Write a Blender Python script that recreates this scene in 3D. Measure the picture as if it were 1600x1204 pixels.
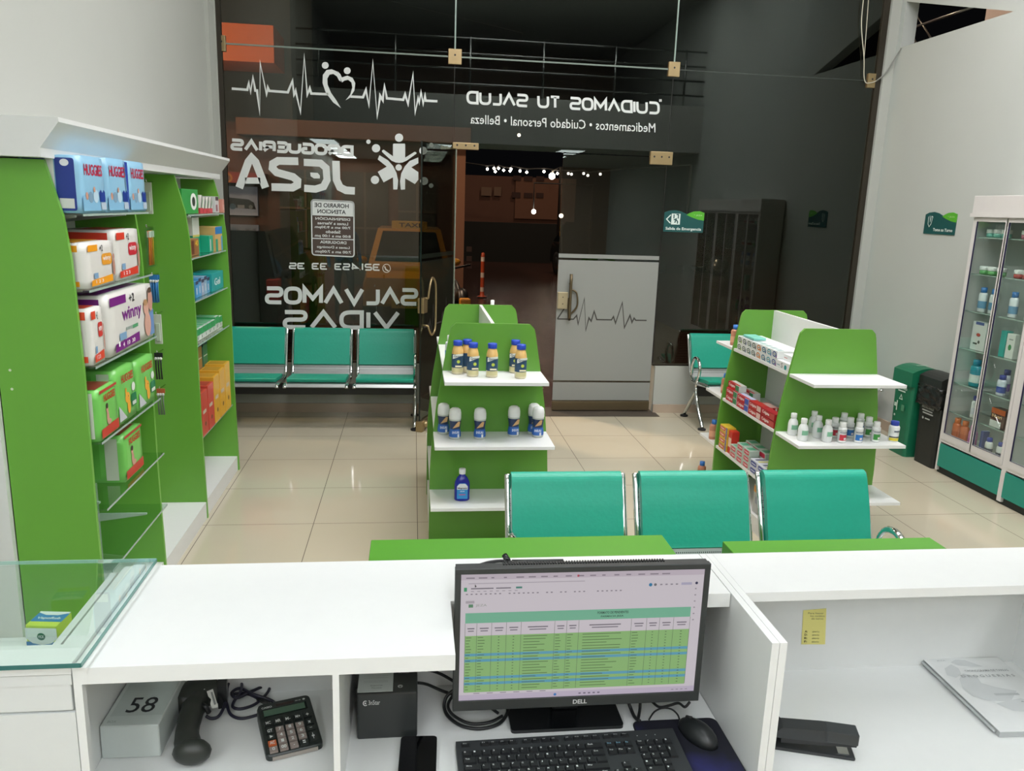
import bpy, bmesh, math, random
from mathutils import Vector, Matrix
V = Vector
R_ = math.radians
for o in list(bpy.data.objects): bpy.data.objects.remove(o)
SC = bpy.context.scene
COL = SC.collection
# ------------------------------------------------------------ camera
H, FPX = 1.836, 1244.01
PITCH, YAW, ROLL = R_(12.6421), R_(7.3313), R_(1.9782)
fw = V((math.sin(YAW)*math.cos(PITCH), math.cos(YAW)*math.cos(PITCH), -math.sin(PITCH)))
rt0 = V((math.cos(YAW), -math.sin(YAW), 0)); up0 = rt0.cross(fw)
rt = rt0*math.cos(ROLL)+up0*math.sin(ROLL); up = up0*math.cos(ROLL)-rt0*math.sin(ROLL)
cd = bpy.data.cameras.new('camera'); cam = bpy.data.objects.new('camera', cd); COL.objects.link(cam)
cd.sensor_width = 36; cd.lens = 36*FPX/1600; cd.clip_start = .05
cam.matrix_world = Matrix(((rt.x, up.x, -fw.x, 0), (rt.y, up.y, -fw.y, 0), (rt.z, up.z, -fw.z, H), (0, 0, 0, 1)))
SC.camera = cam
# ------------------------------------------------------------ world, exposure
w = bpy.data.worlds.new('night'); SC.world = w; w.use_nodes = True
w.node_tree.nodes['Background'].inputs[0].default_value = (.006, .006, .007, 1)
w.node_tree.nodes['Background'].inputs[1].default_value = .35
vs = SC.view_settings; vs.view_transform = 'Standard'; vs.look = 'None'; vs.gamma = 1; vs.use_curve_mapping = False
vs.exposure = 0.0
LIGHT_HALL, LIGHT_MEZZ = 19.5, 15.5          # emission of the ceiling panels

def at(u, v, **k):
    "a point of the photograph carried onto a plane x=, y= or z= of the room"
    d = fw+rt*((u-800)/FPX)-up*((v-602)/FPX)
    a, c = list(k.items())[0]; i = 'xyz'.index(a)
    t = (c-(0, 0, H)[i])/d[i]
    return V((d.x*t, d.y*t, H+d.z*t))
# ------------------------------------------------------------ materials
def lin(h):
    if isinstance(h, tuple): r = h
    else: r = tuple(int(h[i:i+2], 16)/255 for i in (0, 2, 4))
    return tuple(c/12.92 if c <= .04045 else ((c+.055)/1.055)**2.4 for c in r)+(1,)
_M = {}
def mat(h, rough=.5, metal=0., n=.04, ns=30., emit=0., bump=0., coat=0., spec=.5):
    k = (h, rough, metal, n, ns, emit, bump, coat, spec)
    if k in _M: return _M[k]
    m = bpy.data.materials.new('m_%s_%d' % (h, len(_M))); m.use_nodes = True; t = m.node_tree; b = t.nodes['Principled BSDF']
    b.inputs['Roughness'].default_value = rough; b.inputs['Metallic'].default_value = metal
    b.inputs['Coat Weight'].default_value = coat; b.inputs['Specular IOR Level'].default_value = spec
    c = lin(h)
    if n:
        tx = t.nodes.new('ShaderNodeTexCoord'); no = t.nodes.new('ShaderNodeTexNoise'); no.inputs['Scale'].default_value = ns
        mr = t.nodes.new('ShaderNodeMapRange'); mr.inputs[3].default_value = 1-n; mr.inputs[4].default_value = 1+n
        mx = t.nodes.new('ShaderNodeVectorMath'); mx.operation = 'SCALE'; mx.inputs[0].default_value = c[:3]
        t.links.new(tx.outputs['Object'], no.inputs['Vector']); t.links.new(no.outputs[0], mr.inputs[0]); t.links.new(mr.outputs[0], mx.inputs['Scale'])
        t.links.new(mx.outputs[0], b.inputs['Base Color'])
        if bump:
            bu = t.nodes.new('ShaderNodeBump'); bu.inputs['Strength'].default_value = bump; bu.inputs['Distance'].default_value = .01
            t.links.new(no.outputs[0], bu.inputs['Height']); t.links.new(bu.outputs[0], b.inputs['Normal'])
    else: b.inputs['Base Color'].default_value = c
    if emit:
        b.inputs['Emission Color'].default_value = c; b.inputs['Emission Strength'].default_value = emit
    _M[k] = m; return m
def glassmat(name, tint, refl=1.0, gt=(1, 1, 1)):
    "clear pane: straight-through tint plus a fresnel mirror on the faces that look outwards"
    m = bpy.data.materials.new(name); m.use_nodes = True; t = m.node_tree; t.nodes.clear()
    o = t.nodes.new('ShaderNodeOutputMaterial'); mx = t.nodes.new('ShaderNodeMixShader'); tr = t.nodes.new('ShaderNodeBsdfTransparent')
    gl = t.nodes.new('ShaderNodeBsdfGlossy'); fr = t.nodes.new('ShaderNodeFresnel'); ge = t.nodes.new('ShaderNodeNewGeometry'); ml = t.nodes.new('ShaderNodeMath')
    sb = t.nodes.new('ShaderNodeMath'); sb.operation = 'SUBTRACT'; sb.inputs[0].default_value = refl; ml.operation = 'MULTIPLY'; ml.use_clamp = True
    fr.inputs[0].default_value = 1.6; gl.inputs['Roughness'].default_value = .0; gl.inputs['Color'].default_value = (*gt, 1); tr.inputs[0].default_value = (*tint, 1)
    s2 = t.nodes.new('ShaderNodeMath'); s2.operation = 'MULTIPLY'; s2.inputs[1].default_value = refl
    t.links.new(ge.outputs['Backfacing'], s2.inputs[0]); t.links.new(s2.outputs[0], sb.inputs[1])
    t.links.new(fr.outputs[0], ml.inputs[0]); t.links.new(sb.outputs[0], ml.inputs[1]); t.links.new(ml.outputs[0], mx.inputs[0])
    t.links.new(tr.outputs[0], mx.inputs[1]); t.links.new(gl.outputs[0], mx.inputs[2]); t.links.new(mx.outputs[0], o.inputs[0])
    return m
def filmmat(name, col, trans):
    "frosted film: diffuse white-grey that lets part of the view through"
    m = bpy.data.materials.new(name); m.use_nodes = True; t = m.node_tree; b = t.nodes['Principled BSDF']
    no = t.nodes.new('ShaderNodeTexNoise'); no.inputs['Scale'].default_value = 400; mr = t.nodes.new('ShaderNodeMapRange')
    mr.inputs[3].default_value = .85; mr.inputs[4].default_value = 1.0
    sc = t.nodes.new('ShaderNodeVectorMath'); sc.operation = 'SCALE'; sc.inputs[0].default_value = lin(col)[:3]
    t.links.new(no.outputs[0], mr.inputs[0]); t.links.new(mr.outputs[0], sc.inputs['Scale']); t.links.new(sc.outputs[0], b.inputs['Base Color'])
    b.inputs['Roughness'].default_value = .7; b.inputs['Alpha'].default_value = 1-trans
    return m
def texmat(name, build, rough=.5, **kw):
    m = bpy.data.materials.new(name); m.use_nodes = True; t = m.node_tree; b = t.nodes['Principled BSDF']; b.inputs['Roughness'].default_value = rough
    for k, v in kw.items(): b.inputs[k].default_value = v
    build(t, b); return m
def N(t, ty, **kw):
    n = t.nodes.new(ty)
    for k, v in kw.items():
        if k.startswith('i'): n.inputs[int(k[1:])].default_value = v
        else: setattr(n, k, v)
    return n
def tile_b(t, b):
    tc = N(t, 'ShaderNodeTexCoord'); sp = N(t, 'ShaderNodeSeparateXYZ'); t.links.new(tc.outputs['Object'], sp.inputs[0])
    outs = []
    for ax, off in ((0, .0363), (1, .244)):
        a = N(t, 'ShaderNodeMath', operation='SUBTRACT', i1=off-60); t.links.new(sp.outputs[ax], a.inputs[0])
        d = N(t, 'ShaderNodeMath', operation='DIVIDE', i1=.6); t.links.new(a.outputs[0], d.inputs[0])
        f = N(t, 'ShaderNodeMath', operation='FRACT'); t.links.new(d.outputs[0], f.inputs[0])
        s = N(t, 'ShaderNodeMath', operation='SUBTRACT', i1=.5); t.links.new(f.outputs[0], s.inputs[0])
        ab = N(t, 'ShaderNodeMath', operation='ABSOLUTE'); t.links.new(s.outputs[0], ab.inputs[0])
        g = N(t, 'ShaderNodeMath', operation='GREATER_THAN', i1=.4968); t.links.new(ab.outputs[0], g.inputs[0]); outs.append(g)
    mx = N(t, 'ShaderNodeMath', operation='MAXIMUM'); t.links.new(outs[0].outputs[0], mx.inputs[0]); t.links.new(outs[1].outputs[0], mx.inputs[1])
    no = N(t, 'ShaderNodeTexNoise'); no.inputs['Scale'].default_value = 1.3; no.inputs['Detail'].default_value = 5; t.links.new(tc.outputs['Object'], no.inputs['Vector'])
    cr = N(t, 'ShaderNodeMix', data_type='RGBA'); cr.inputs[6].default_value = lin('b6ae98'); cr.inputs[7].default_value = lin('c3bca7'); t.links.new(no.outputs[0], cr.inputs[0])
    c2 = N(t, 'ShaderNodeMix', data_type='RGBA'); c2.inputs[7].default_value = lin('6a625a')
    t.links.new(mx.outputs[0], c2.inputs[0]); t.links.new(cr.outputs[2], c2.inputs[6]); t.links.new(c2.outputs[2], b.inputs['Base Color'])
M_TILE = texmat('floor_tile', tile_b, .07, **{'Specular IOR Level': .45})
def dots_b(t, b):
    tc = N(t, 'ShaderNodeTexCoord'); mp = N(t, 'ShaderNodeMapping'); mp.inputs['Scale'].default_value = (110, 110, 110); t.links.new(tc.outputs['Object'], mp.inputs[0])
    vo = N(t, 'ShaderNodeTexVoronoi'); vo.inputs['Scale'].default_value = 1; vo.inputs['Randomness'].default_value = 0; t.links.new(mp.outputs[0], vo.inputs['Vector'])
    g = N(t, 'ShaderNodeMath', operation='LESS_THAN', i1=.33); t.links.new(vo.outputs['Distance'], g.inputs[0])
    c = N(t, 'ShaderNodeMix', data_type='RGBA'); c.inputs[6].default_value = lin('b4b8b6'); c.inputs[7].default_value = lin('4c5250'); t.links.new(g.outputs[0], c.inputs[0])
    t.links.new(c.outputs[2], b.inputs['Base Color'])
M_PERF = texmat('perforated_metal', dots_b, .35, Metallic=.85)
def wet_b(t, b):
    tc = N(t, 'ShaderNodeTexCoord'); no = N(t, 'ShaderNodeTexNoise'); no.inputs['Scale'].default_value = 9; no.inputs['Detail'].default_value = 6; t.links.new(tc.outputs['Object'], no.inputs['Vector'])
    c = N(t, 'ShaderNodeMix', data_type='RGBA'); c.inputs[6].default_value = lin('3a2622'); c.inputs[7].default_value = lin('573a33'); t.links.new(no.outputs[0], c.inputs[0]); t.links.new(c.outputs[2], b.inputs['Base Color'])
    n2 = N(t, 'ShaderNodeTexNoise'); n2.inputs['Scale'].default_value = 26; n2.inputs['Detail'].default_value = 4; t.links.new(tc.outputs['Object'], n2.inputs['Vector'])
    bu = N(t, 'ShaderNodeBump'); bu.inputs['Strength'].default_value = .5; bu.inputs['Distance'].default_value = .02; t.links.new(n2.outputs[0], bu.inputs['Height']); t.links.new(bu.outputs[0], b.inputs['Normal'])
M_WET = texmat('wet_paving', wet_b, .12)
def pad_b(t, b):
    tc = N(t, 'ShaderNodeTexCoord'); no = N(t, 'ShaderNodeTexNoise'); no.inputs['Scale'].default_value = 5; no.inputs['Detail'].default_value = 6; t.links.new(tc.outputs['Object'], no.inputs['Vector'])
    cr = N(t, 'ShaderNodeValToRGB'); t.links.new(no.outputs[0], cr.inputs[0])
    e = cr.color_ramp.elements; e[0].position = .50; e[0].color = lin('0a0c1c'); e[1].position = .86; e[1].color = lin('3a4cb8')
    e2 = cr.color_ramp.elements.new(.66); e2.color = lin('1c1d52')
    t.links.new(cr.outputs[0], b.inputs['Base Color'])
M_PADART = texmat('galaxy_print', pad_b, .8)

WHITE = mat('dfe1df', .32, n=.015); WHITE2 = mat('d3d6d4', .4, n=.02); WALL = mat('b1b4ad', .85, n=.02, ns=3); WALLR = mat('b8bdb8', .85, n=.02, ns=3)
GREEN = mat('5f9838', .33, n=.03, ns=8); TEAL = mat('109a80', .42, n=.05, ns=60, bump=.08); TEALP = mat('1d8775', .5, n=.02)
CHROME = mat('d8dad8', .09, 1, n=.02); STEEL = mat('9a9c9a', .3, 1, n=.04); BLACK = mat('17191a', .45, n=.05); BLACKG = mat('101214', .18, n=.03); DGREY = mat('2b2f2e', .5, n=.05)
BRASS = mat('a8946e', .4, .8, n=.06); BRONZE = mat('6d6049', .42, .7, n=.06); ALU = mat('c9cac6', .35, .3, n=.03); PAPER = mat('e6e6e2', .7, n=.02); VINYL = mat('d4d9d6', .5, n=.02)
DFRAME = mat('3a352c', .5, .4, n=.06); INK = mat('1c1e22', .6, n=.05); RUBBER = mat('1a1a1a', .8, n=.05)
PANE = glassmat('facade_glass', (.55, .56, .53), 1.25, (.90, 1, .92)); CLEAR = glassmat('clear_glass', (.93, .97, .95), 1.4); SHELFGL = glassmat('shelf_glass', (.86, .93, .9), 1.2); GEDGE = mat('a3b5ab', .2, n=.05)
# ------------------------------------------------------------ mesh builder
_T = {}
def textmesh(s, bold=False):
    k = (s, bold)
    if k in _T: return _T[k]
    cu = bpy.data.curves.new('t', 'FONT'); cu.body = s; cu.resolution_u = 2 if len(s) > 12 else 3; cu.offset = .022 if bold else .004
    ob = bpy.data.objects.new('t', cu); COL.objects.link(ob); dg = bpy.context.evaluated_depsgraph_get()
    me = bpy.data.meshes.new_from_object(ob.evaluated_get(dg))
    v = [tuple(q.co) for q in me.vertices]; f = [tuple(p.vertices) for p in me.polygons]
    xs = [q[0] for q in v] or [0, 1]; ys = [q[1] for q in v] or [0, 1]
    bpy.data.objects.remove(ob); bpy.data.curves.remove(cu); bpy.data.meshes.remove(me)
    _T[k] = (v, f, min(xs), max(xs), min(ys), max(ys)); return _T[k]
class FR:
    "flat frame: origin, width vector, height vector (coordinates 0..1 or metres)"
    def __init__(s, o, u, v):
        s.o, s.u, s.v = V(o), V(u), V(v); s.n = s.u.cross(s.v).normalized()
    def p(s, x, y, k=1): return s.o+s.u*x+s.v*y+s.n*(k*.0007)
class MB:
    def __init__(s): s.v = []; s.f = []; s.mi = []; s.sm = []; s.mt = []
    def m(s, m):
        if m not in s.mt: s.mt.append(m)
        return s.mt.index(m)
    def add(s, vs_, fs, m, sm=False, M=None):
        o = len(s.v); i = s.m(m)
        s.v += [tuple(M @ V(q)) if M else tuple(q) for q in vs_]
        for f in fs: s.f.append(tuple(a+o for a in f)); s.mi.append(i); s.sm.append(sm)
        return s
    def box(s, x0, y0, z0, x1, y1, z1, m, bev=0, M=None, seg=2):
        if not bev:
            vv = [(x, y, z) for z in (z0, z1) for y in (y0, y1) for x in (x0, x1)]
            return s.add(vv, [(0, 2, 3, 1), (4, 5, 7, 6), (0, 1, 5, 4), (2, 6, 7, 3), (0, 4, 6, 2), (1, 3, 7, 5)], m, M=M)
        bm = bmesh.new(); bmesh.ops.create_cube(bm, size=1)
        for q in bm.verts: q.co = V(((x0+x1)/2+q.co.x*(x1-x0), (y0+y1)/2+q.co.y*(y1-y0), (z0+z1)/2+q.co.z*(z1-z0)))
        bmesh.ops.bevel(bm, geom=bm.edges[:], offset=bev, segments=seg, profile=.5, affect='EDGES')
        s.bm(bm, m, seg > 2, M); return s
    def bm(s, bm, m, sm=False, M=None):
        bm.verts.index_update(); s.add([tuple(q.co) for q in bm.verts], [tuple(q.index for q in f.verts) for f in bm.faces], m, sm, M); bm.free()
    def prism(s, pts, vec, m, M=None):
        n = len(pts); vec = V(vec); a = [V(q) for q in pts]; b = [q+vec for q in a]
        nn = sum(((a[i]-a[0]).cross(a[(i+1) % n]-a[0]) for i in range(n)), V()); fl = nn.dot(vec) > 0
        fs = [tuple(range(n))[::-1] if fl else tuple(range(n)), tuple(range(n, 2*n)) if fl else tuple(range(2*n-1, n-1, -1))]
        for i in range(n):
            j = (i+1) % n; fs.append((i, j, n+j, n+i) if fl else (j, i, n+i, n+j))
        return s.add(a+b, fs, m, M=M)
    def lathe(s, prof, m, c=(0, 0, 0), seg=20, sx=1, sy=1, M=None, caps=True):
        "prof: (r, z[, material from here up])"
        c = V(c); o = len(s.v); ring = []
        for r, z, *_ in prof:
            ring.append([(c.x+r*sx*math.cos(2*math.pi*i/seg), c.y+r*sy*math.sin(2*math.pi*i/seg), c.z+z) for i in range(seg)])
        s.v += [tuple(M @ V(q)) if M else q for rr in ring for q in rr]
        cur = m
        def f(t, mm, sm=True): s.f.append(t); s.mi.append(s.m(mm)); s.sm.append(sm)
        if caps: f(tuple(o+i for i in range(seg))[::-1], m, False)
        for k in range(len(prof)-1):
            if len(prof[k]) > 2: cur = prof[k][2]
            for i in range(seg):
                j = (i+1) % seg; f((o+k*seg+i, o+k*seg+j, o+(k+1)*seg+j, o+(k+1)*seg+i), cur)
        if caps: f(tuple(o+(len(prof)-1)*seg+i for i in range(seg)), cur, False)
        return s
    def tube(s, pts, r, m, seg=8, closed=False, flat=1.0, M=None):
        P = [V(q) for q in pts]; n = len(P); o = len(s.v); rs = r if isinstance(r, (list, tuple)) else [r]*n
        pv = None; vv = []
        for i in range(n):
            d = (P[(i+1) % n]-P[i-1]) if closed else (P[min(i+1, n-1)]-P[max(i-1, 0)])
            d = d.normalized() if d.length > 1e-9 else V((0, 0, 1))
            if pv is None: a = d.cross(V((0, 0, 1)) if abs(d.z) < .9 else V((1, 0, 0))).normalized()
            else: a = (pv-d*pv.dot(d)).normalized()
            pv = a; b = d.cross(a)
            for k in range(seg):
                t = 2*math.pi*k/seg; vv.append(P[i]+a*(rs[i]*math.cos(t))+b*(rs[i]*flat*math.sin(t)))
        fs = []
        for i in range(n if closed else n-1):
            i2 = (i+1) % n
            for k in range(seg):
                k2 = (k+1) % seg; fs.append((i*seg+k, i*seg+k2, i2*seg+k2, i2*seg+k))
        if not closed: fs += [tuple(range(seg))[::-1], tuple((n-1)*seg+k for k in range(seg))]
        return s.add(vv, fs, m, True, M)
    def ball(s, c, r, m, sc=(1, 1, 1), M=None, seg=14):
        bm = bmesh.new(); bmesh.ops.create_uvsphere(bm, u_segments=seg, v_segments=seg//2+1, radius=r)
        for q in bm.verts: q.co = V((c[0]+q.co.x*sc[0], c[1]+q.co.y*sc[1], c[2]+q.co.z*sc[2]))
        s.bm(bm, m, True, M); return s
    def poly(s, F, pts, m, k=1): return s.add([F.p(x, y, k) for x, y in pts], [tuple(range(len(pts)))], m)
    def rect(s, F, x0, y0, x1, y1, m, k=1): return s.poly(F, [(x0, y0), (x1, y0), (x1, y1), (x0, y1)], m, k)
    def disc(s, F, x, y, rx, m, k=1, ry=None, n=20):
        ry = ry or rx*F.u.length/F.v.length
        return s.poly(F, [(x+rx*math.cos(2*math.pi*i/n), y+ry*math.sin(2*math.pi*i/n)) for i in range(n)], m, k)
    def line(s, F, pts, w_, m, k=1, closed=False):
        "thick polyline with mitred corners, width in metres"
        P = [F.u*x+F.v*y for x, y in pts]; n = len(P); L = []
        for i in range(n):
            a = P[i-1] if (i or closed) else None; b = P[(i+1) % n] if (i < n-1 or closed) else None
            d1 = (P[i]-a).normalized() if a is not None else None; d2 = (b-P[i]).normalized() if b is not None else None
            if d1 is None: d1 = d2
            if d2 is None: d2 = d1
            n1 = F.n.cross(d1); n2 = F.n.cross(d2); mm = n1+n2
            mm = mm.normalized() if mm.length > 1e-6 else n1
            L.append(mm*(w_/2/max(.35, mm.dot(n1))))
        vv = [F.o+P[i]+L[i]+F.n*(k*.0007) for i in range(n)]+[F.o+P[i]-L[i]+F.n*(k*.0007) for i in range(n)]
        return s.add(vv, [(i, (i+1) % n, n+(i+1) % n, n+i) for i in range(n if closed else n-1)], m)
    def text(s, F, t, x0, y0, x1, y1, m, k=2, bold=False):
        v, f, a, b, c, d = textmesh(t, bold)
        sx = (x1-x0)/max(b-a, 1e-6); sy = (y1-y0)/max(d-c, 1e-6)
        return s.add([F.p(x0+(q[0]-a)*sx, y0+(q[1]-c)*sy, k) for q in v], f, m)
    def build(s, name, parent=None, world=True):
        me = bpy.data.meshes.new(name); off = V()
        p = parent
        while world and p is not None: off += p.location; p = p.parent
        me.from_pydata([tuple(V(q)-off) for q in s.v], [], s.f)
        for m in s.mt: me.materials.append(m)
        me.polygons.foreach_set('material_index', s.mi); me.polygons.foreach_set('use_smooth', s.sm); me.update()
        o = bpy.data.objects.new(name, me); COL.objects.link(o)
        if parent: o.parent = parent
        return o
def thing(name, label, cat, loc=(0, 0, 0), rz=0, group=None):
    o = bpy.data.objects.new(name, None); COL.objects.link(o); o.location = loc; o.rotation_euler = (0, 0, rz); o.empty_display_size = .05
    return tag(o, label, cat, group)
def tag(o, label, cat, group=None):
    o['label'] = label; o['category'] = cat
    if group: o['group'] = group
    return o
def struct(o, label=None):
    o['kind'] = 'structure'
    if label: o['label'] = label
    return o
def centre(o):
    "origin of a one-mesh thing to the middle of its foot"
    me = o.data; xs = [v.co for v in me.vertices]
    c = V(((min(q.x for q in xs)+max(q.x for q in xs))/2, (min(q.y for q in xs)+max(q.y for q in xs))/2, min(q.z for q in xs)))
    me.transform(Matrix.Translation(-c)); o.location = o.location+c; return o
def kids(o): return list(KID.get(o.name, [])) or [c for c in bpy.data.objects if c.parent == o]
KID = {}
def dup(r, loc, rz=None, label=None, group=None, parent=None):
    c = r.copy(); COL.objects.link(c)
    if parent is None:
        c.location = loc
        if rz is not None: c.rotation_euler = (0, 0, rz)
        if label: c['label'] = label
        if group: c['group'] = group
    else: c.parent = parent
    ch = kids(r); KID[r.name] = ch
    KID[c.name] = [dup(k, None, parent=c) for k in ch]
    return c
def one(mb, name, label, cat, group=None): return tag(centre(mb.build(name)), label, cat, group)
def roundpoly(pts, r, n=6, closed=True):
    "round the corners of a 2-D polyline; r a number or list"
    out = []; N_ = len(pts)
    for i, p in enumerate(pts):
        rr = r[i] if isinstance(r, (list, tuple)) else r
        if rr == 0 or (not closed and i in (0, N_-1)): out.append(tuple(p)); continue
        a = V((*pts[i-1], 0)); b = V((*pts[(i+1) % N_], 0)); c = V((*p, 0)); d1 = (a-c); d2 = (b-c)
        q = min(rr, d1.length*.499, d2.length*.499); p1 = c+d1.normalized()*q; p2 = c+d2.normalized()*q
        for k in range(n+1):
            t = k/n; x = p1*(1-t)**2+c*2*t*(1-t)+p2*t*t; out.append((x.x, x.y))
    return out
def rrect(x0, y0, x1, y1, r, n=4): return roundpoly([(x0, y0), (x1, y0), (x1, y1), (x0, y1)], r, n)
def smooth(pts, n=6, closed=False):
    "Catmull-Rom through points"
    P = [V(p) for p in pts]; N_ = len(P); out = []
    for i in range(N_ if closed else N_-1):
        p0 = P[i-1] if (i or closed) else P[0]; p1 = P[i]; p2 = P[(i+1) % N_]; p3 = P[(i+2) % N_] if (i < N_-2 or closed) else P[-1]
        for k in range(n):
            t = k/n; out.append(.5*((2*p1)+(p2-p0)*t+(2*p0-5*p1+4*p2-p3)*t*t+(3*p1-p0-3*p2+p3)*t**3))
    if not closed: out.append(P[-1])
    return out
# ============================================================ room shell
YF = 7.063; XL, XR, YB, ZC = -1.60, 4.20, -3.2, 4.9
def sbox(name, *a, bev=0): return struct(MB().box(*a, bev=bev).build(name))
sbox('floor', XL-.2, YB, -.06, XR+.2, YF+.06, 0, M_TILE)
sbox('ceiling', XL-.2, YB, ZC, XR+1.4, YF+.1, ZC+.1, WALL)
sbox('wall_left', XL-.12, YB, 0, XL, YF+.06, ZC, WALL)
sbox('wall_back', XL, YB-.1, 0, XR, YB, ZC, mat('b09c8c', .8))
b = MB()
def wy(pts): b.prism([(XR, y, z) for y, z in pts], (.12, 0, 0), WALLR)
wy([(YB, 0), (YF+.06, 0), (YF+.06, 3.30), (YB, 3.30)]); wy([(6.95, 3.30), (YF+.06, 3.30), (YF+.06, ZC), (6.95, ZC)])
wy([(YB, 3.30), (5.6, 3.30), (5.6, ZC), (YB, ZC)]); wy([(5.6, 3.30), (6.95, 3.67), (6.95, ZC), (5.6, ZC)])
struct(b.build('wall_right'))
# stair opening behind the right wall
b = MB(); b.box(5.2, 4.9, 3.0, 5.26, 6.35, 4.9, mat('3a2a25', .8)); b.box(5.2, 6.35, 3.0, 5.26, 7.3, 4.9, mat('cfc3c0', .8)); b.box(XR+.12, 4.9, 3.1, 5.26, 7.12, 3.2, WALL); b.box(5.18, 5.5, 3.2, 5.2, 5.62, 4.4, STEEL)
struct(b.build('trim_1'))
b = MB()
P0 = [at(1420, 8, x=XR+.3), at(1418, 46, x=XR+.3), at(1500, 18, x=XR+.3), at(1520, 11, x=XR+.3)]
b.tube([P0[0], P0[1]], .012, STEEL); b.tube([P0[1], P0[2], P0[3]], .010, STEEL); b.tube([at(1422, 10, x=XR+.3), at(1440, 2, x=XR+.3)], .01, STEEL)
b.tube([at(1424, 10, x=XR+.6), at(1456, 62, x=XR+.6)], .008, STEEL); b.tube([at(1420, 46, x=XR+.4), at(1433, 70, x=XR+.4)], .008, STEEL)
one(b, 'stair_railing', 'grey metal railing seen through the slanted opening high in the right wall', 'railing')
# front low walls
W1 = MB(); W1.box(XL, YF-.05, 0, .33, YF+.08, .44, WALL); W1.box(2.235, YF-.05, 0, XR, YF+.08, .44, WALL)
W1.box(4.11, YF-.05, .44, XR, YF+.08, ZC, WALL); W1.box(XL, YF-.05, .44, XL+.035, YF+.08, ZC, WALL)
struct(W1.build('wall_front'))
BBM = mat('b7a592', .2, n=.1, ns=3)
b = MB(); b.box(XL, YF-.065, 0, .33, YF-.05, .079, BBM); b.box(2.235, YF-.065, 0, XR, YF-.05, .079, BBM); struct(b.build('baseboard_front'))
b = MB(); b.box(XR-.014, 5.3, 0, XR, YF-.05, .09, BBM); struct(b.build('baseboard_right'))
b = MB(); b.box(XL, 5.5, 0, XL+.014, YF-.05, .09, BBM); struct(b.build('baseboard_left'))
sbox('trim_2', XL, 6.82, 0, XL+.03, YF-.05, 3.3, WALL)
b = MB(); q0 = at(1355, 128, y=YF-.06)
struct(MB().box(.33, 6.86, .0, 2.26, YF+.12, .004, mat('4b443c', .5)).build('trim_3'), 'dark threshold strip in the doorway')
# mezzanine above and behind the counter, with railing (seen mirrored in the glass)
sbox('trim_4', XL, YB, 2.70, XR, 2.30, 3.35, mat('b4b6b0', .8))
b = MB()
for z in (3.5, 3.7, 3.9, 4.1): b.tube([(XL, 2.25, z), (XR, 2.25, z)], .014, STEEL)
for i in range(6): b.tube([(XL+.3+i*1.04, 2.25, 3.35), (XL+.3+i*1.04, 2.25, 4.12)], .016, STEEL)
one(b, 'mezzanine_railing', 'grey tube railing along the mezzanine edge above the counter', 'railing')
# ceiling light panels
def lamp(x, y, z, sx, sy, e, lab, grp=None):
    t = thing('ceiling_light', lab, 'ceiling light', (x, y, z), 0, grp)
    MB().box(x-sx/2-.02, y-sy/2-.02, z-.02, x+sx/2+.02, y+sy/2+.02, z, WHITE).build('frame', t)
    MB().box(x-sx/2, y-sy/2, z-.026, x+sx/2, y+sy/2, z-.0205, mat('f6faff' if z < 3 else 'fcf9fb', .5, n=0, emit=e)).build('diffuser', t)
    return t
for x in (-1.3, .38, 2.35):
    for y in (1.6, .1, -1.1, -2.3): lamp(x, y, 2.70, .34, .9, LIGHT_MEZZ*(.45 if y > 1 else 1.0 if y > 0 else 1.35), 'square white light panel under the mezzanine above the counter', 'light panels under the mezzanine')
for x in (.4, 1.7, 3.0):
    for y in (2.9, 4.7): lamp(x, y, ZC, 1.2, .6, LIGHT_HALL, 'wide white light panel on the high ceiling of the hall', 'light panels on the high ceiling')
lamp(1.3, 2.0, ZC, 1.2, .6, LIGHT_HALL*.8, 'added unseen light panel on the ceiling above the mezzanine')  # extra panel added to brighten what the upper panes mirror
# ------------------------------------------------------------ glass facade
def pane(name, x0, z0, x1, z1, lab):
    o = struct(MB().box(x0, YF-.005, z0, x1, YF+.005, z1, PANE).build(name), lab); return o
ZT, ZD = 3.033, 2.305
w1 = pane('window_1', XL+.07, .455, .333, ZT-.004, 'tall left shopfront pane with white lettering')
w2 = pane('window_2', .339, ZD+.004, 2.213, ZT-.004, 'glass pane above the entrance door')
w3 = pane('window_3', 2.219, .455, 4.06, ZT-.004, 'tall right shopfront pane')
w4 = pane('window_4', XL+.07, ZT+.004, .333, 4.88, 'upper left pane'); w5 = pane('window_5', .339, ZT+.004, 2.213, 4.88, 'upper middle pane'); w6 = pane('window_6', 2.219, ZT+.004, 4.06, 4.88, 'upper right pane')
def fr(b, x0, z0, x1, z1, m=DFRAME, d=.022): b.box(x0, YF-d, z0, x1, YF+d, z1, m)
for wn, (x0, z0, x1, z1) in ((w1, (XL+.035, .44, XL+.07, ZT)), (w4, (XL+.035, ZT, XL+.07, 4.9)), (w3, (4.06, .44, 4.11, ZT)), (w6, (4.06, ZT, 4.11, 4.9))):
    b = MB(); fr(b, x0, z0, x1, z1); b.build('frame', wn)
for wn, x0, x1 in ((w1, XL+.07, .336), (w3, 2.216, 4.06)):
    b = MB(); fr(b, x0, .44, x1, .458); b.build('sill_frame', wn)
JM = mat('77857c', .3, n=.03)
for wn, x0, x1 in ((w1, XL+.07, .333), (w2, .339, 2.213)):
    MB().box(x0, YF-.008, ZT-.006, x1, YF+.004, ZT+.006, JM).build('joint_strip', wn)
MB().box(2.219, YF-.007, ZT-.003, 4.06, YF+.004, ZT+.003, mat('3c423e')).build('joint_strip', w3)
for wn, x in ((w5, .336), (w6, 2.216)): MB().box(x-.006, YF-.008, ZT, x+.006, YF+.004, 4.88, mat('8fa39a', .25)).build('joint_strip', wn)
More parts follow.
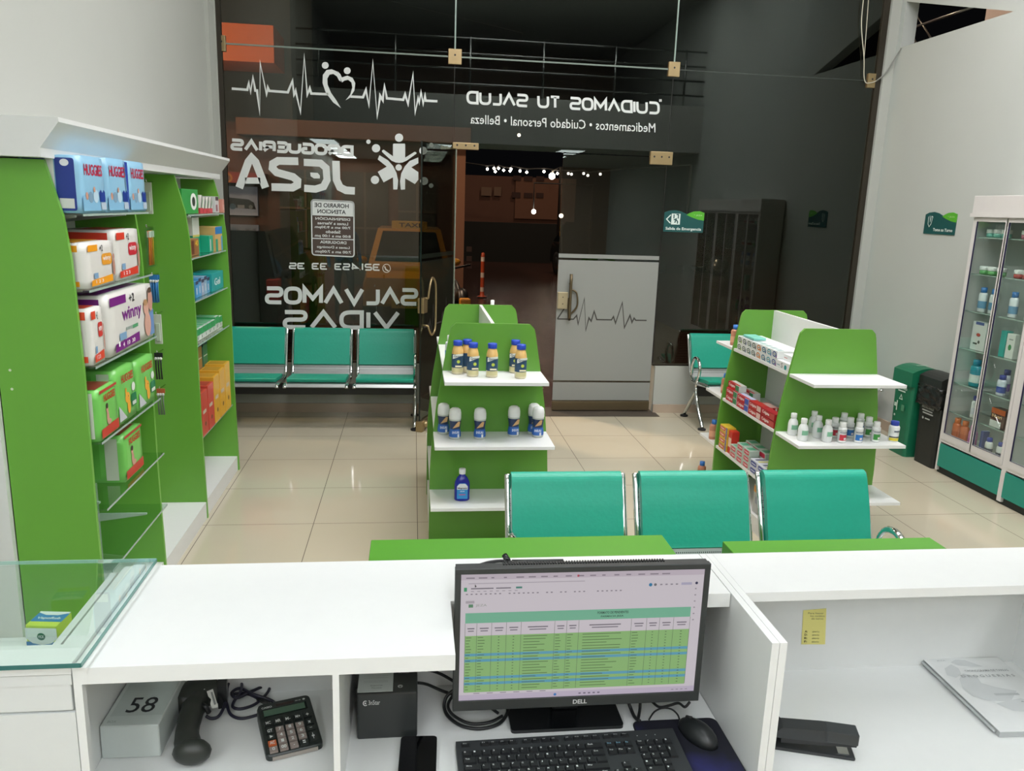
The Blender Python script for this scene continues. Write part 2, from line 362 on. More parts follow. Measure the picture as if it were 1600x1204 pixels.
MB().box(.334, YF-.006, .455, .338, YF+.004, ZT, mat('141615')).build('joint_strip', w1)
MB().box(2.214, YF-.006, .455, 2.218, YF+.004, ZT, mat('141615')).build('joint_strip', w3)
def fitting(p, x, z, w_, h, nscrew, name='glass_clamp'):
    b = MB(); b.box(x-w_/2, YF-.02, z-h/2, x+w_/2, YF+.02, z+h/2, BRASS, bev=.003)
    F = FR((x-w_/2, YF-.0205, z-h/2), (w_, 0, 0), (0, 0, h))
    for i in range(nscrew): b.disc(F, (i+.5)/nscrew, .6, .008/w_, INK)
    b.build(name, p)
fitting(w2, .336, ZT, .11, .12, 1); fitting(w6, 2.216, ZT, .1, .12, 1); fitting(w3, 4.03, ZT, .08, .12, 1); fitting(w1, XL+.07, ZT, .06, .12, 1)
fitting(w2, .44, ZD+.02, .22, .055, 3, 'patch_fitting'); fitting(w3, 2.16, ZD-.01, .2, .11, 3, 'patch_fitting')
# right leaf, closed
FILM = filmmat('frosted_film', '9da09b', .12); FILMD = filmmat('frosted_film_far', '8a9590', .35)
ZZ = lambda u, v: at(u, v, y=YF).z
d1 = struct(MB().box(1.287, YF-.005, .085, 2.208, YF+.005, ZD-.004, PANE).build('door_1'), 'closed right leaf of the glass entrance door')
def ecg(F, m, b, k, sx=1.0, w_=.012):
    pts = [(0, 0), (.13, 0), (.155, .035), (.17, -.045), (.21, .19), (.235, -.10), (.255, .015), (.275, -.015), (.295, .075), (.32, 0), (.44, 0), (.455, .03), (.475, -.03), (.52, .16), (.55, -.07), (.575, 0), (.59, .045), (.61, -.02), (.625, .02), (.64, 0), (.73, 0)]
    b.line(F, [(x*sx, y) for x, y in pts], w_, m, k)
def film(F, W_, m):
    "frosted bands; F in metres, x across the leaf, y up"
    b = MB(); zz = [.105, .275, .292, 1.39, 1.41, 1.445]
    for a, c in ((zz[0], zz[1]), (zz[2], zz[3]), (zz[4], zz[5])): b.rect(F, .0, a, W_, c, m, 0)
    return b
F = FR((1.287, YF-.0058, 0), (1, 0, 0), (0, 0, 1)); b = film(F, .921, FILM); b.build('frosted_film', d1)
b = MB(); F2 = FR((1.30, YF-.0062, .86), (1, 0, 0), (0, 0, 1)); DK = mat('3d3b38', .6)
b.line(F2, [(.10, .16), (.0, 0)], .012, DK, 1); ecg(F2, DK, b, 1, 1.14); b.build('heartbeat_line', d1)
b = MB(); b.box(1.287, YF-.022, .012, 2.208, YF+.022, .095, BRONZE, bev=.003); b.build('bottom_rail', d1)
b = MB(); b.box(1.292, YF-.03, .955, 1.385, YF+.03, 1.105, mat('b5a98a', .45, .5), bev=.004)
FF = FR((1.292, YF-.031, .955), (.093, 0, 0), (0, 0, .15)); b.disc(FF, .5, .3, .05, INK); b.disc(FF, .5, .7, .05, INK); b.build('lock_plate', d1)
b = MB(); b.tube(smooth([(1.40, YF, 1.05), (1.40, YF-.06, 1.06), (1.40, YF-.06, 1.16), (1.40, YF-.05, 1.25), (1.40, YF-.05, .85), (1.40, YF-.06, .92)][:1]+[(1.40, YF-.055, .86), (1.40, YF-.055, 1.0), (1.40, YF-.055, 1.27)], 3), .014, BRONZE)
b.tube(smooth([(1.41, YF-.01, .90), (1.47, YF-.03, .98), (1.46, YF-.03, 1.10), (1.41, YF-.01, 1.13)], 6), .008, BRONZE); b.tube([(1.40, YF, 1.18), (1.40, YF-.055, 1.18)], .009, BRONZE); b.tube([(1.40, YF, .92), (1.40, YF-.055, .92)], .009, BRONZE); b.build('pull_handle', d1)
# left leaf, standing open into the room
hx, hy, ex, ey = .36, YF-.01, .061, 6.36
d2 = bpy.data.objects.new('door_2', None); COL.objects.link(d2); d2.location = (hx, hy, 0); struct(d2, 'left leaf of the glass entrance door, swung open into the room')
dv = V((ex-hx, ey-hy, 0)); L = dv.length; dn = dv.normalized(); ML = Matrix.Translation((hx, hy, 0)) @ Matrix(((dn.x, -dn.y, 0, 0), (dn.y, dn.x, 0, 0), (0, 0, 1, 0), (0, 0, 0, 1)))
MB().box(0, -.005, .085, L, .005, ZD-.004, PANE, M=ML).build('glass', d2)
b = MB(); nn = V((-dn.y, dn.x, 0)); F = FR(V((hx, hy, 0))-nn*.0062, dn, (0, 0, 1)); film(F, L, FILMD).build('frosted_film', d2)
b = MB(); F = FR(V((hx, hy, .86))+nn*.0066, dn, (0, 0, 1)); ecg(F, DK, b, 1, .95); b.build('heartbeat_line', d2)
MB().box(0, -.022, .012, L, .022, .095, BRONZE, bev=.003, M=ML).build('bottom_rail', d2)
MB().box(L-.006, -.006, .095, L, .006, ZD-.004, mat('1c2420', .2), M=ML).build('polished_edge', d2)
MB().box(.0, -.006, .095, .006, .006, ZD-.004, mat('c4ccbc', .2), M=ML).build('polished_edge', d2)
MB().box(L-.05, -.03, .0, L+.01, .03, .09, BRASS, bev=.006, M=ML).ball((ex+.05, ey+.03, .06), .028, BRASS).build('corner_shoe', d2)
b = MB(); b.box(L-.09, -.026, .98, L-.005, .026, 1.10, BRASS, bev=.004, M=ML); b.build('lock_plate', d2)
b = MB(); hd = [(L-.10, -.02, .80), (L-.10, -.07, .82), (L-.10, -.075, 1.0), (L-.10, -.07, 1.24), (L-.10, -.02, 1.26)]
b.tube(roundtube if False else smooth([ML @ V(q) for q in [(L-.04, .05, .88), (L-.05, .06, .84), (L-.10, .06, .80), (L-.17, .06, .84), (L-.18, .06, 1.0), (L-.17, .06, 1.2), (L-.10, .06, 1.26), (L-.05, .06, 1.2), (L-.04, .05, 1.1)]], 4), .009, BRASS)
b.tube([ML @ V((L-.05, 0, .88)), ML @ V((L-.04, .05, .88))], .008, BRASS); b.tube([ML @ V((L-.05, 0, 1.1)), ML @ V((L-.04, .05, 1.1))], .008, BRASS); b.build('pull_handle', d2)
# ------------------------------------------------------------ white vinyl on the glass (read from outside, mirrored from in here)
FS = YF-.0062
class FI:
    "frame whose coordinates are positions on the shopfront plane, seen from the room"
    def __init__(s, sc=1, ox=0, oy=0, m=0): s.s, s.ox, s.oy = sc, ox, oy; s.u = V((1, 0, 0)); s.v = V((0, 0, 1)); s.n = V((0, -1, 0))
    def q(s, x, y): return at(s.ox+x/s.s, s.oy+y/s.s, y=FS)
def vpoly(b, I, pts, m=VINYL, k=0): b.add([I.q(x, y)+V((0, -.0007*k, 0)) for x, y in pts][::-1], [tuple(range(len(pts)))], m)
def vline(b, I, pts, w_, m=VINYL, closed=False, k=0):
    F = FR((0, FS, 0), (1, 0, 0), (0, 0, 1)); b.line(F, [(I.q(x, y).x, I.q(x, y).z) for x, y in pts], w_, m, k, closed)
def vdisc(b, I, x, y, r, m=VINYL, n=24): vpoly(b, I, [(x+r*math.cos(6.2832*i/n), y+r*math.sin(6.2832*i/n)) for i in range(n)], m)
G = {'S': (1, [[(1, 1), (0, 1), (0, .5), (1, .5), (1, 0), (0, 0)]], .3), 'A': (1.15, [[(0, 0), (.5, 1), (1, 0)]], 0), 'L': (.8, [[(0, 1), (0, 0), (1, 0)]], .25), 'V': (1.15, [[(0, 1), (.5, 0), (1, 1)]], 0),
     'M': (1.15, [[(0, 0), (0, 1), (.5, .3), (1, 1), (1, 0)]], 0), 'U': (1, [[(0, 1), (0, 0), (1, 0), (1, 1)]], .4), 'I': (.05, [[(.5, 0), (.5, 1)]], 0), 'T': (.9, [[(0, 1), (1, 1)], [(.5, 1), (.5, 0)]], 0),
     'C': (1, [[(1, 1), (0, 1), (0, 0), (1, 0)]], .4), 'R': (1, [[(0, 0), (0, 1), (1, 1), (1, .45), (.1, .45)], [(.55, .45), (1, 0)]], .25), 'G': (1, [[(1, 1), (0, 1), (0, 0), (1, 0), (1, .5), (.55, .5)]], .3),
     'E': (.9, [[(1, 1), (0, 1), (0, 0), (1, 0)], [(0, .5), (.9, .5)]], .2), '3': (.9, [[(0, 1), (1, 1), (1, 0), (0, 0)], [(.25, .5), (1, .5)]], .2), '2': (.9, [[(0, 1), (1, 1), (1, .5), (0, .5), (0, 0), (1, 0)]], .2),
     '1': (.15, [[(0, 1), (.8, 1), (.8, 0)]], 0), '4': (.9, [[(.8, 0), (.8, 1), (0, .3), (1, .3)]], 0), '5': (.9, [[(1, 1), (0, 1), (0, .5), (1, .5), (1, 0), (0, 0)]], .2), '.': (.08, [[(.2, 0), (.8, 0)]], 0), ' ': (.6, [], 0)}
def vtext(b, s, PL0, PL1, PR0, PR1, st, m=VINYL):
    "PL0/PL1 bottom/top on the left end in the photo, PR0/PR1 on the right end; the word starts on the right"
    A0, A1, B0, B1 = [at(*p, y=FS) for p in (PL0, PL1, PR0, PR1)]
    gap = .3; tot = 0
    for i, c in enumerate(s): tot += (G['O'][0] if c == 'O' else G['D'][0] if c == 'D' else G[c][0])+(gap if i < len(s)-1 else 0)
    F = FR((0, FS, 0), (1, 0, 0), (0, 0, 1)); x = 0
    def pt(u, v):
        t = u/tot; lo = B0.lerp(A0, t); hi = B1.lerp(A1, t); z0 = lo.z+st/2; z1 = hi.z-st/2; return (lo.x+(hi.x-lo.x)*v, z0+(z1-z0)*v)
    for c in s:
        wd, ls, r = G[c]
        for pl in ls:
            cl = pl[0] == pl[-1]; pp = pl[:-1] if cl else pl
            if c == 'D': pp = roundpoly(pp, [0, 0, .45, .45], 5)
            elif r: pp = roundpoly(pp, r, 5, cl)
            b.line(F, [pt(x+u*wd, v) for u, v in pp], st, m, 0, cl)
        x += wd+gap
G['O'] = (1, [[(0, 0), (1, 0), (1, 1), (0, 1), (0, 0)]], .42); G['D'] = (1, [[(0, 0), (0, 1), (1, 1), (1, 0), (0, 0)]], .4)
def decal(b, lab, p, name='window_lettering'):
    o = b.build(name, p); o['label'] = lab; return o
b = MB(); I = FI(4.3, 330, 60)
vline(b, I, [(138, 337), (243, 345), (253, 300), (265, 358), (280, 262), (296, 350), (308, 350), (326, 500), (329, 165), (371, 375), (380, 330), (390, 352), (515, 362), (546, 285), (556, 378), (567, 350), (600, 495), (625, 120), (645, 378), (662, 335), (672, 370), (785, 375)], .019)
vline(b, I, [(935, 390), (1020, 395), (1040, 345), (1060, 450), (1086, 160), (1115, 525), (1135, 385), (1153, 415), (1164, 318), (1180, 402), (1290, 412), (1303, 375), (1323, 440), (1356, 240), (1370, 500), (1390, 400), (1398, 430), (1410, 360), (1424, 440), (1436, 380), (1440, 418), (1520, 422)], .019)
vpoly(b, I, [(872, 468), (820, 430), (770, 365), (748, 300), (750, 245), (775, 212), (810, 207), (845, 222), (862, 250), (872, 290), (858, 280), (845, 255), (820, 238), (795, 243), (780, 270), (782, 310), (805, 365), (840, 415)])
vpoly(b, I, [(878, 262), (915, 250), (950, 265), (968, 300), (962, 350), (930, 400), (903, 415), (935, 375), (948, 330), (942, 295), (920, 278), (895, 283), (880, 295), (870, 275), (846, 218), (868, 240)])
vdisc(b, I, 766, 181, 23); vdisc(b, I, 914, 217, 23)
decal(b, 'white heartbeat line with a heart of two figures', w1, 'heartbeat_graphic')
b = MB(); I = FI(9.2625, 560, 190)
for x, y, r in ((588, 232, 60), (255, 385, 60), (240, 842, 60), (938, 420, 57), (952, 858, 57), (583, 662, 46), (145, 290, 32), (1055, 338, 32), (1052, 925, 33)): vdisc(b, I, x, y, r)
vpoly(b, I, [(508, 318), (670, 318), (677, 330), (677, 520), (815, 435), (838, 445), (840, 462), (700, 562), (640, 590), (590, 597), (540, 590), (480, 565), (345, 440), (340, 420), (365, 405), (500, 500), (500, 330)])
vpoly(b, I, [(305, 485), (430, 560), (500, 640), (550, 740), (575, 850), (565, 975), (555, 982), (505, 980), (500, 805), (365, 878), (280, 725), (410, 650), (280, 545)])
vpoly(b, I, [(865, 518), (740, 570), (670, 650), (620, 750), (603, 860), (612, 975), (620, 985), (675, 980), (677, 820), (818, 902), (867, 840), (867, 730), (765, 660), (868, 600)])
decal(b, 'white emblem of three figures and dots', w1, 'logo_graphic')
b = MB(); vtext(b, 'DROGUERIAS', (362.5, 235), (362.5, 216), (550, 245), (550, 227), .026)
decal(b, 'white word over the big shop name', w1)
b = MB(); I = FI(4.3, 330, 60)
vline(b, I, [(188, 1003), (250, 830), (272, 803), (298, 830), (365, 1003)], .062); vline(b, I, [(228, 955), (330, 955)], .05)
vline(b, I, [(585, 825), (450, 822), (415, 842), (412, 872), (440, 900), (550, 930), (580, 955), (578, 985), (545, 1002), (405, 998)], .062)
vline(b, I, [(622, 832), (735, 838), (772, 870), (778, 950), (755, 995), (700, 1012), (625, 1006)], .058); vpoly(b, I, [(665, 900), (715, 903), (730, 920), (730, 940), (690, 940), (668, 925)])
vline(b, I, [(838, 822), (842, 950), (865, 1000), (905, 1020), (965, 1024)], .062)
decal(b, 'large white shop name, mirrored from indoors', w1)
b = MB(); vtext(b, 'SALVAMOS', (417, 475), (417, 447), (650.5, 477.5), (650.5, 450), .034); vtext(b, 'VIDAS', (445, 514), (445, 484), (622, 515), (622, 485), .036)
decal(b, 'white two line slogan near the bench', w1)
b = MB(); vtext(b, '321.453 33 35', (452.5, 420), (452.5, 410), (593, 423), (593, 412), .012)
I = FI(1, 0, 0); vline(b, I, [(604+6*math.cos(i*.4), 419+6.5*math.sin(i*.4)) for i in range(15)], .005, closed=True); vline(b, I, [(601, 416), (603, 421), (607, 423)], .01)
decal(b, 'white phone number', w1)
b = MB(); vtext(b, 'CUIDAMOS TU SALUD', (730.7, 162.5), (730.7, 141.5), (1029, 179), (1029, 159), .021)
vpoly(b, FI(), [(1030, 155), (1031.5, 155), (1031.5, 159), (1030, 159)]); vpoly(b, FI(), [(1032.3, 155), (1033.8, 155), (1033.8, 159), (1032.3, 159)])
decal(b, 'white slogan above the door', w2)
def mtext(b, s, L0, L1, R0, R1, m, bold=False, k=0):
    "mirrored built-in font fitted between four photo points on the shopfront"
    v, f, a, bb, c, d = textmesh(s, bold); A0, A1, B0, B1 = [at(*p, y=FS) for p in (L0, L1, R0, R1)]
    vv = []
    for x, y, _ in v:
        t = (x-a)/(bb-a); h = (y-c)/(d-c); p = B0.lerp(A0, t).lerp(B1.lerp(A1, t), h); vv.append(p+V((0, -.0007*k, 0)))
    b.add(vv, f, m)
b = MB(); mtext(b, 'Medicamentos • Cuidado Personal • Belleza', (735, 193), (735, 178.5), (1024, 207), (1024, 192.5), VINYL)
decal(b, 'small white tagline above the door', w2)
b = MB(); I = FI(10.95, 470, 300)
vline(b, I, roundpoly([(180, 130), (908, 165), (912, 1108), (195, 1072)], 55), .01, closed=True)
vpoly(b, I, roundpoly([(180, 130), (908, 165), (905, 420), (185, 395)], [50, 50, 0, 0])); vline(b, I, [(195, 790), (905, 815)], .008)
PB = mat('4a3d36', .7)
vpoly(b, I, [(200, 400), (898, 428), (898, 806), (200, 780)], PB, 0); vpoly(b, I, [(203, 800), (898, 825), (898, 1095), (210, 1062)], PB, 0)
def hl(s, x0, x1, y0, y1, m, bold=True):
    sk = (x1-x0)*.04; q = lambda x, y: (470+x/10.95, 300+y/10.95); mtext(b, s, q(x0, y1), q(x0, y0), q(x1, y1+sk), q(x1, y0+sk), m, bold, 1)
hl('HORARIO DE', 235, 820, 180, 255, INK); hl('ATENCION', 285, 770, 290, 360, INK); hl('DISPENSACIÓN', 250, 845, 415, 470, VINYL); hl('Lunes a Viernes', 285, 810, 500, 550, VINYL); hl('7:00 am a 9:30pm', 240, 850, 570, 625, VINYL)
hl('Sabado', 425, 680, 648, 700, VINYL); hl('8:00 am a 1:00 pm', 240, 855, 715, 775, VINYL); hl('DROGUERÍA', 330, 780, 815, 875, VINYL); hl('Lunes a Domingo', 275, 835, 910, 965, VINYL); hl('7:00 am a 7:00pm', 250, 860, 985, 1045, VINYL)
decal(b, 'white bordered opening hours panel', w1, 'opening_hours_panel')
# white cord looped at the top right of the shopfront
b = MB(); b.tube(smooth([at(u, v, y=YF-.03) for u, v in ((1349, 0), (1346, 40), (1350, 90), (1350, 118), (1353, 129), (1362, 129), (1370, 126))], 5), .004, mat('d0cbb8', .6))
b.tube(smooth([at(u, v, y=YF-.03) for u, v in ((1357, 0), (1353, 55), (1350, 92))], 4), .003, mat('d0cbb8', .6))
b.tube(smooth([at(1370, 126, y=YF-.056), at(1385, 112, y=6.99), at(1408, 75, x=XR-.006)], 4), .006, mat('8a8d88', .6))  # grey length drawn as a shadow line
one(b, 'loose_cord', 'thin white cord with a grey shadow line, looped at the top right of the shopfront', 'cord')
# ============================================================ green wall shelving, left
GREENP = mat('6bab3e', .3, n=.03, ns=8)
PROF = [(-1.48, 0), (-1.18, 0), (-1.19, .6), (-1.19, 1.2), (-1.20, 1.6), (-1.215, 1.75), (-1.262, 1.94), (-1.48, 1.94)]
PX = -1.33
def divider(t, y, nm='side_panel'):
    o = MB().prism([(x, y-.009, z) for x, z in PROF], (0, .018, 0), GREENP)
    p = o.build(nm, t)
    return p
def wallunit(y0, y1, zs, lab, xf=-1.205):
    t = thing('shelf_unit', lab, 'shelf unit', (PX, (y0+y1)/2, 0))
    divider(t, y0); divider(t, y1)
    MB().box(-1.48, y0+.009, .03, -1.465, y1-.009, 1.94, WHITE2).build('back_panel', t)
    b = MB(); b.box(-1.465, y0+.009, 0, -1.19, y1-.009, .10, WHITE); b.build('plinth', t)
    for z in zs:
        s = MB().box(-1.465, y0+.012, z-.008, xf, y1-.012, z, SHELFGL).build('glass_shelf', t)
        MB().box(xf-.001, y0+.012, z-.008, xf+.001, y1-.012, z, GEDGE).build('shelf_edge', s)
        for y in (y0+.11, y1-.11): MB().prism([(-1.465, y, z-.05), (-1.22, y, z-.016), (-1.22, y, z-.0085), (-1.465, y, z-.0085)], (0, .012, 0), WHITE2).build('bracket', s)
    return t
UA = wallunit(3.02, 3.76, (1.76, 1.49, 1.21, .92, .655, .40), 'green shelving unit nearest the counter, stocked with diaper packs', -1.155)
o = MB().prism([(-1.47, 3.012, .10), (-1.47, 3.012, .1)], (0, .001, 0), GREENP) if 0 else None
F = FR((-1.47, 3.0105, 0), (1, 0, 0), (0, 0, 1)); b = MB()
for z in (1.20, 1.13): b.disc(F, .03, z, .005, mat('d8e6cc'))
b.build('screw_cap', UA)
UB = wallunit(4.56, 5.43, (1.735, 1.50, 1.26, 1.01, .47), 'green shelving unit farther along the left wall, stocked with small boxes')
b = MB(); b.box(-1.465, 3.77, 0, -1.185, 4.55, .10, WHITE); one(b, 'shelf_plinth', 'low white plinth between the two green shelving units', 'plinth')
struct(MB().box(-1.6, 2.985, 0, -1.483, 3.010, 1.94, WHITE).build('trim_7'), 'white filler strip between the green shelving and the left wall')
# cornice over both
b = MB()
b.prism([(-1.6, 2.93, 1.945), (-1.235, 2.93, 1.945), (-1.235, 2.93, 1.975), (-1.17, 2.93, 2.06), (-1.17, 2.93, 2.075), (-1.6, 2.93, 2.075)], (0, 2.55, 0), WHITE)
struct(b.build('trim_5'), 'white slanted cornice above the green shelving')
b = MB(); b.box(-1.598, 5.445, 0, -1.27, 5.46, 1.94, WHITE); struct(b.build('trim_6'))
# ------------------------------------------------------------ diaper packs
def pack(y0, y1, z0, h, dx, art, lab, grp=None, x1=-1.215, tilt=0, end=None, name='diaper_pack'):
    "soft rectangular pack; front faces the aisle (+x)"
    y0 += .006; y1 -= .006
    b = MB(); cy = (y0+y1)/2; wd = y1-y0; base = art.get('c'); bm = bmesh.new(); bmesh.ops.create_cube(bm, size=1); bmesh.ops.subdivide_edges(bm, edges=bm.edges[:], cuts=5, use_grid_fill=True)
    for q in bm.verts:
        x, y, z = q.co*2; puff = .005*(1-x*x*.0)*(1-y**4)*(1-z**4)
        ex = 1-.025*(max(abs(y), abs(z))**10); rx = x*dx/2*ex
        if abs(x) > .99: rx += math.copysign(puff*.6, x)
        q.co = V((x1-dx/2+rx, cy+y*wd/2*(1-.04*abs(z)**8*abs(x)**6), z0+h/2+z*h/2-.004*abs(y)**8*(z > 0)))
    b.bm(bm, mat(base, .28, n=.05, ns=14), True)
    FF = FR((x1+.0032, y0, z0), (0, wd, 0), (0, 0, h)); FE = FR((x1-dx+.006, y0-.0008, z0), (dx-.012, 0, 0), (0, 0, h)); FT = FR((x1-dx, y0+.01, z0+h), (dx, 0, 0), (0, wd-.02, 0))
    for F, key in ((FF, 'f'), (FE, 'e'), (FT, 't')):
        for k, it in enumerate(art.get(key, [])):
            ty = it[0]
            if ty == 'r': b.rect(F, *it[1:5], mat(it[5], .35, n=.03), 1+k*.4)
            elif ty == 'p': b.poly(F, it[1], mat(it[2], .35, n=.03), 1+k*.4)
            elif ty == 'd': b.disc(F, it[1], it[2], it[3], mat(it[4], .4, n=.03), 1+k*.4, it[5] if len(it) > 5 else None)
            elif ty == 't': b.text(F, it[1], *it[2:6], mat(it[6], .4, n=0), 1+k*.4, True)
            elif ty == 'o': b.text(F, it[1], *it[2:6], mat(it[6], .4, n=0), 1+k*.4, True); b.text(F, it[1], *it[2:6], mat(it[7], .4, n=0), 1.5+k*.4)
    return one(b, name, lab, 'diaper pack', grp)
SK = 'c99a86'; HR = '3a2a26'
def baby(x, y, s): return [('d', x, y, .06*s, SK, .13*s), ('d', x-.02*s, y+.17*s, .05*s, SK, .085*s), ('d', x-.02*s, y+.22*s, .05*s, HR, .05*s), ('d', x+.05*s, y-.08*s, .09*s, SK, .05*s)]
BL = dict(c='8fc0dc', f=[('r', .04, .04, .96, .30, '84b8d8'), ('t', 'HUGGIES', .16, .66, .88, .86, 'c01f45'), ('d', .2, .3, .05, SK, .07), ('d', .35, .28, .09, '7d9db4', .1), ('d', .55, .30, .1, 'b9d3e2', .12), ('d', .5, .42, .04, SK, .05), ('p', [(.7, .2), (.93, .2), (.93, .38), (.87, .42), (.82, .36), (.76, .42), (.7, .38)], '1d3a8c'), ('r', .74, .06, .95, .19, 'b4c4d4')],
          e=[('r', .06, .03, .44, .95, '18358c'), ('r', .46, .01, .60, .97, 'e8eceb'), ('p', rrect(.62, .04, .96, .94, .05), '18358c'), ('d', .79, .86, .08, 'dfe4e8', .06), ('r', .66, .08, .92, .25, 'd5d8d6')])
BL2 = dict(c='8fc0dc', f=BL['f']+[('p', [(.86, .96), (1.0, .96), (.99, .05), (.96, .05)], '2340a0')])
pack(3.032, 3.275, 1.762, .20, .20, BL, 'pale blue diaper pack nearest the counter on the top shelf, dark blue end showing', x1=-1.16)
pack(3.275, 3.52, 1.762, .205, .20, BL2, 'pale blue diaper pack in the middle of the top shelf row', x1=-1.16)
pack(3.52, 3.748, 1.762, .205, .20, BL, 'pale blue diaper pack at the far end of the top shelf row', x1=-1.16)
def winny(c1, c2, wide=False):
    return dict(c='dcdad4', f=[('r', .06, .80, .38, .94, c1), ('t', '+2', .45, .78, .56, .92, '2a2a2e')]+([('t', 'winny', .28, .44, .70, .72, c2), ('r', .34, .33, .48, .38, '9aa8a0'), ('r', .48, .32, .60, .38, '58a070')] if wide else [('p', rrect(.5, .46, .86, .72, .08), c2), ('t', 'winny', .54, .53, .82, .67, 'efe6e4')])+
                [('p', [(.10, .04), (.62 if wide else .85, .06), (.62 if wide else .85, .22), (.12, .17)], c1), ('r', .2, .20, .34, .32, '7fa3c4')]+([('p', [(.86, .06), (.97, .06), (.97, .52), (.86, .45)], '6f8fc0'), ('d', .82, .28, .075, 'd2a392', .22), ('d', .80, .58, .06, 'd2a392', .13), ('d', .79, .68, .045, 'b89068', .06), ('d', .905, .70, .055, 'c99585', .20), ('d', .90, .88, .05, '5a4438', .05), ('r', .16, .12, .19, .2, 'ffffff')] if wide else [('d', .91, .38, .045, 'b88878', .2), ('d', .91, .62, .035, 'b88878', .07)])+[('t', '4  10  30' if wide else '1 2 3', .24, .09, .5, .16, 'f4ecf0')],
                e=[('r', .05, .80, .9, .94, c1), ('p', rrect(.3, .32, .72, .66, .08), c2), ('t', 'winny', .34, .42, .68, .56, 'efe6e4'), ('r', .1, .05, .9, .16, c1)], t=[('r', .2, .02, .8, .9, c1)])
pack(3.04, 3.335, 1.493, .165, .21, winny('f0a020', 'e8a034'), 'white diaper pack with yellow bands on the second shelf', x1=-1.165)
pack(3.36, 3.66, 1.493, .20, .19, winny('d8402c', 'c8303c'), 'white diaper pack with red bands on the second shelf', x1=-1.175)
pack(3.18, 3.745, 1.213, .24, .19, winny('7a2080', '7d2088', True), 'wide white diaper pack with purple lettering on the third shelf', x1=-1.16)
pack(3.032, 3.165, 1.213, .21, .10, winny('dc4a30', 'cc3a34'), 'slim white and red diaper pack at the near end of the third shelf', x1=-1.165)
def grn(red): return dict(c='74c45c', f=[('t', 'HUGGIES', .26, .72, .86, .87, 'c83020')]+([('p', [(.04, .04), (.96, .04), (.96, .24), (.04, .22)], 'c23a2a'), ('p', [(.04, .92), (.96, .93), (.96, .98), (.04, .98)], 'b84030')]+baby(.4, .38, 1.1) if red else [('p', [(.05, .06), (.42, .06), (.05, .36)], 'bfc4c8'), ('d', .5, .42, .12, 'e8a83a', .10), ('d', .55, .25, .08, 'e8a83a', .14), ('d', .43, .55, .04, 'e8a83a', .07), ('d', .54, .44, .015, INKH, .012), ('d', .82, .56, .09, 'dde4dc', .08), ('p', rrect(.68, .2, .95, .44, .05), '1f7a4c'), ('r', .72, .22, .92, .29, 'd5dcd0')]),
    e=[('r', .08, .08, .5, .92, '66b44c'), ('r', .62, .05, .9, .95, 'cfd8c8')], t=[('r', .05, .05, .9, .9, '8a4030' if red else '5fae48')])
INKH = '1c1e22'
pack(3.032, 3.235, .922, .195, .14, grn(1), 'green and red diaper pack at the near end of the fourth shelf', x1=-1.16)
pack(3.24, 3.475, .922, .225, .18, grn(0), 'green diaper pack with a yellow animal, middle of the fourth shelf', x1=-1.168)
pack(3.48, 3.73, .922, .215, .18, grn(0), 'green diaper pack with a yellow animal, far end of the fourth shelf', x1=-1.168)
pack(3.32, 3.56, .657, .20, .19, grn(1), 'green and red diaper pack alone at the front of the fifth shelf', x1=-1.185)
pack(3.10, 3.19, .657, .19, .20, dict(c='8fc47c', f=[], e=[('r', .3, .0, .5, 1, 'd8dcd0'), ('r', .6, .1, .72, .9, '3c4c38')]), 'pale green pack seen end on at the back of the fifth shelf', x1=-1.25)
# ------------------------------------------------------------ hanging goods on the far unit's side panel
def hook(z, x, kind, cols, lab, li):
    y = 4.551
    t = MB(); t.tube([(x, y, z), (x, y-.10, z), (x, y-.11, z+.012)], .003, CHROME, 6); one(t, 'display_hook', 'small metal hook holding '+lab, 'hook')
    for i, c in enumerate(cols):
        yy = y-.085+i*.028; b = MB(); m = mat(c, .4, n=.03)
        if kind == 'brush':
            b.tube([(x, yy, z-.02), (x+.004, yy, z-.07), (x, yy, z-.20)], [.005, .004, .006], m, 6); b.box(x-.007, yy-.004, z-.055, x+.012, yy+.004, z-.022, mat('cfe0d0', .5), bev=.002); b.box(x-.02, yy+.005, z-.21, x+.02, yy+.006, z-.004, CLEAR)
        elif kind == 'card': b.box(x-.02, yy-.003, z-.165, x+.02, yy+.003, z-.004, m, bev=.002); b.box(x-.012, yy-.012, z-.15, x+.012, yy-.003, z-.05, mat('b9c8b4', .3), bev=.004)
        else:
            b.box(x-.022, yy-.002, z-.03, x+.022, yy+.002, z-.004, mat('b8603a') if kind == 'set' else m)
            for k in (-1, 0, 1): b.tube([(x+k*.013, yy-.008, z-.03), (x+k*.013, yy-.012, z-.08), (x+k*.013, yy-.006, z-.15)], [.005, .004, .005], m, 6); b.ball((x+k*.013, yy-.010, z-.035), .008, mat('c9cdc8', .3))
        lb = {'brush': 'toothbrush hanging', 'card': 'carded item hanging', 'set': 'set of three brushes hanging', 'razor': 'pack of razors hanging'}[kind]
        nm = {'brush': 'hanging_toothbrush', 'card': 'carded_item', 'set': 'brush_set', 'razor': 'razor_pack'}[kind]
        one(b, nm, li, 'toothbrush' if kind == 'brush' else 'hanging product', lab if len(cols) > 1 else None)
hook(1.90, -1.372, 'card', ['cfd6c8'], 'the topmost white carded pack', 'white carded pack on the topmost hook of the green side panel')
hook(1.668, -1.385, 'brush', ['d87a2c', 'd87a2c', 'd8a02c'], 'orange handled toothbrushes', 'orange handled toothbrush hanging on the second hook of the side panel')
hook(1.42, -1.372, 'razor', ['2f78b8', '2f78b8'], 'blue handled brush packs', 'blue handled brush pack hanging on the third hook of the side panel')
hook(1.21, -1.365, 'card', ['c8d0c0'], 'a white and clear carded pack', 'white and clear carded pack on the fourth hook from the top')
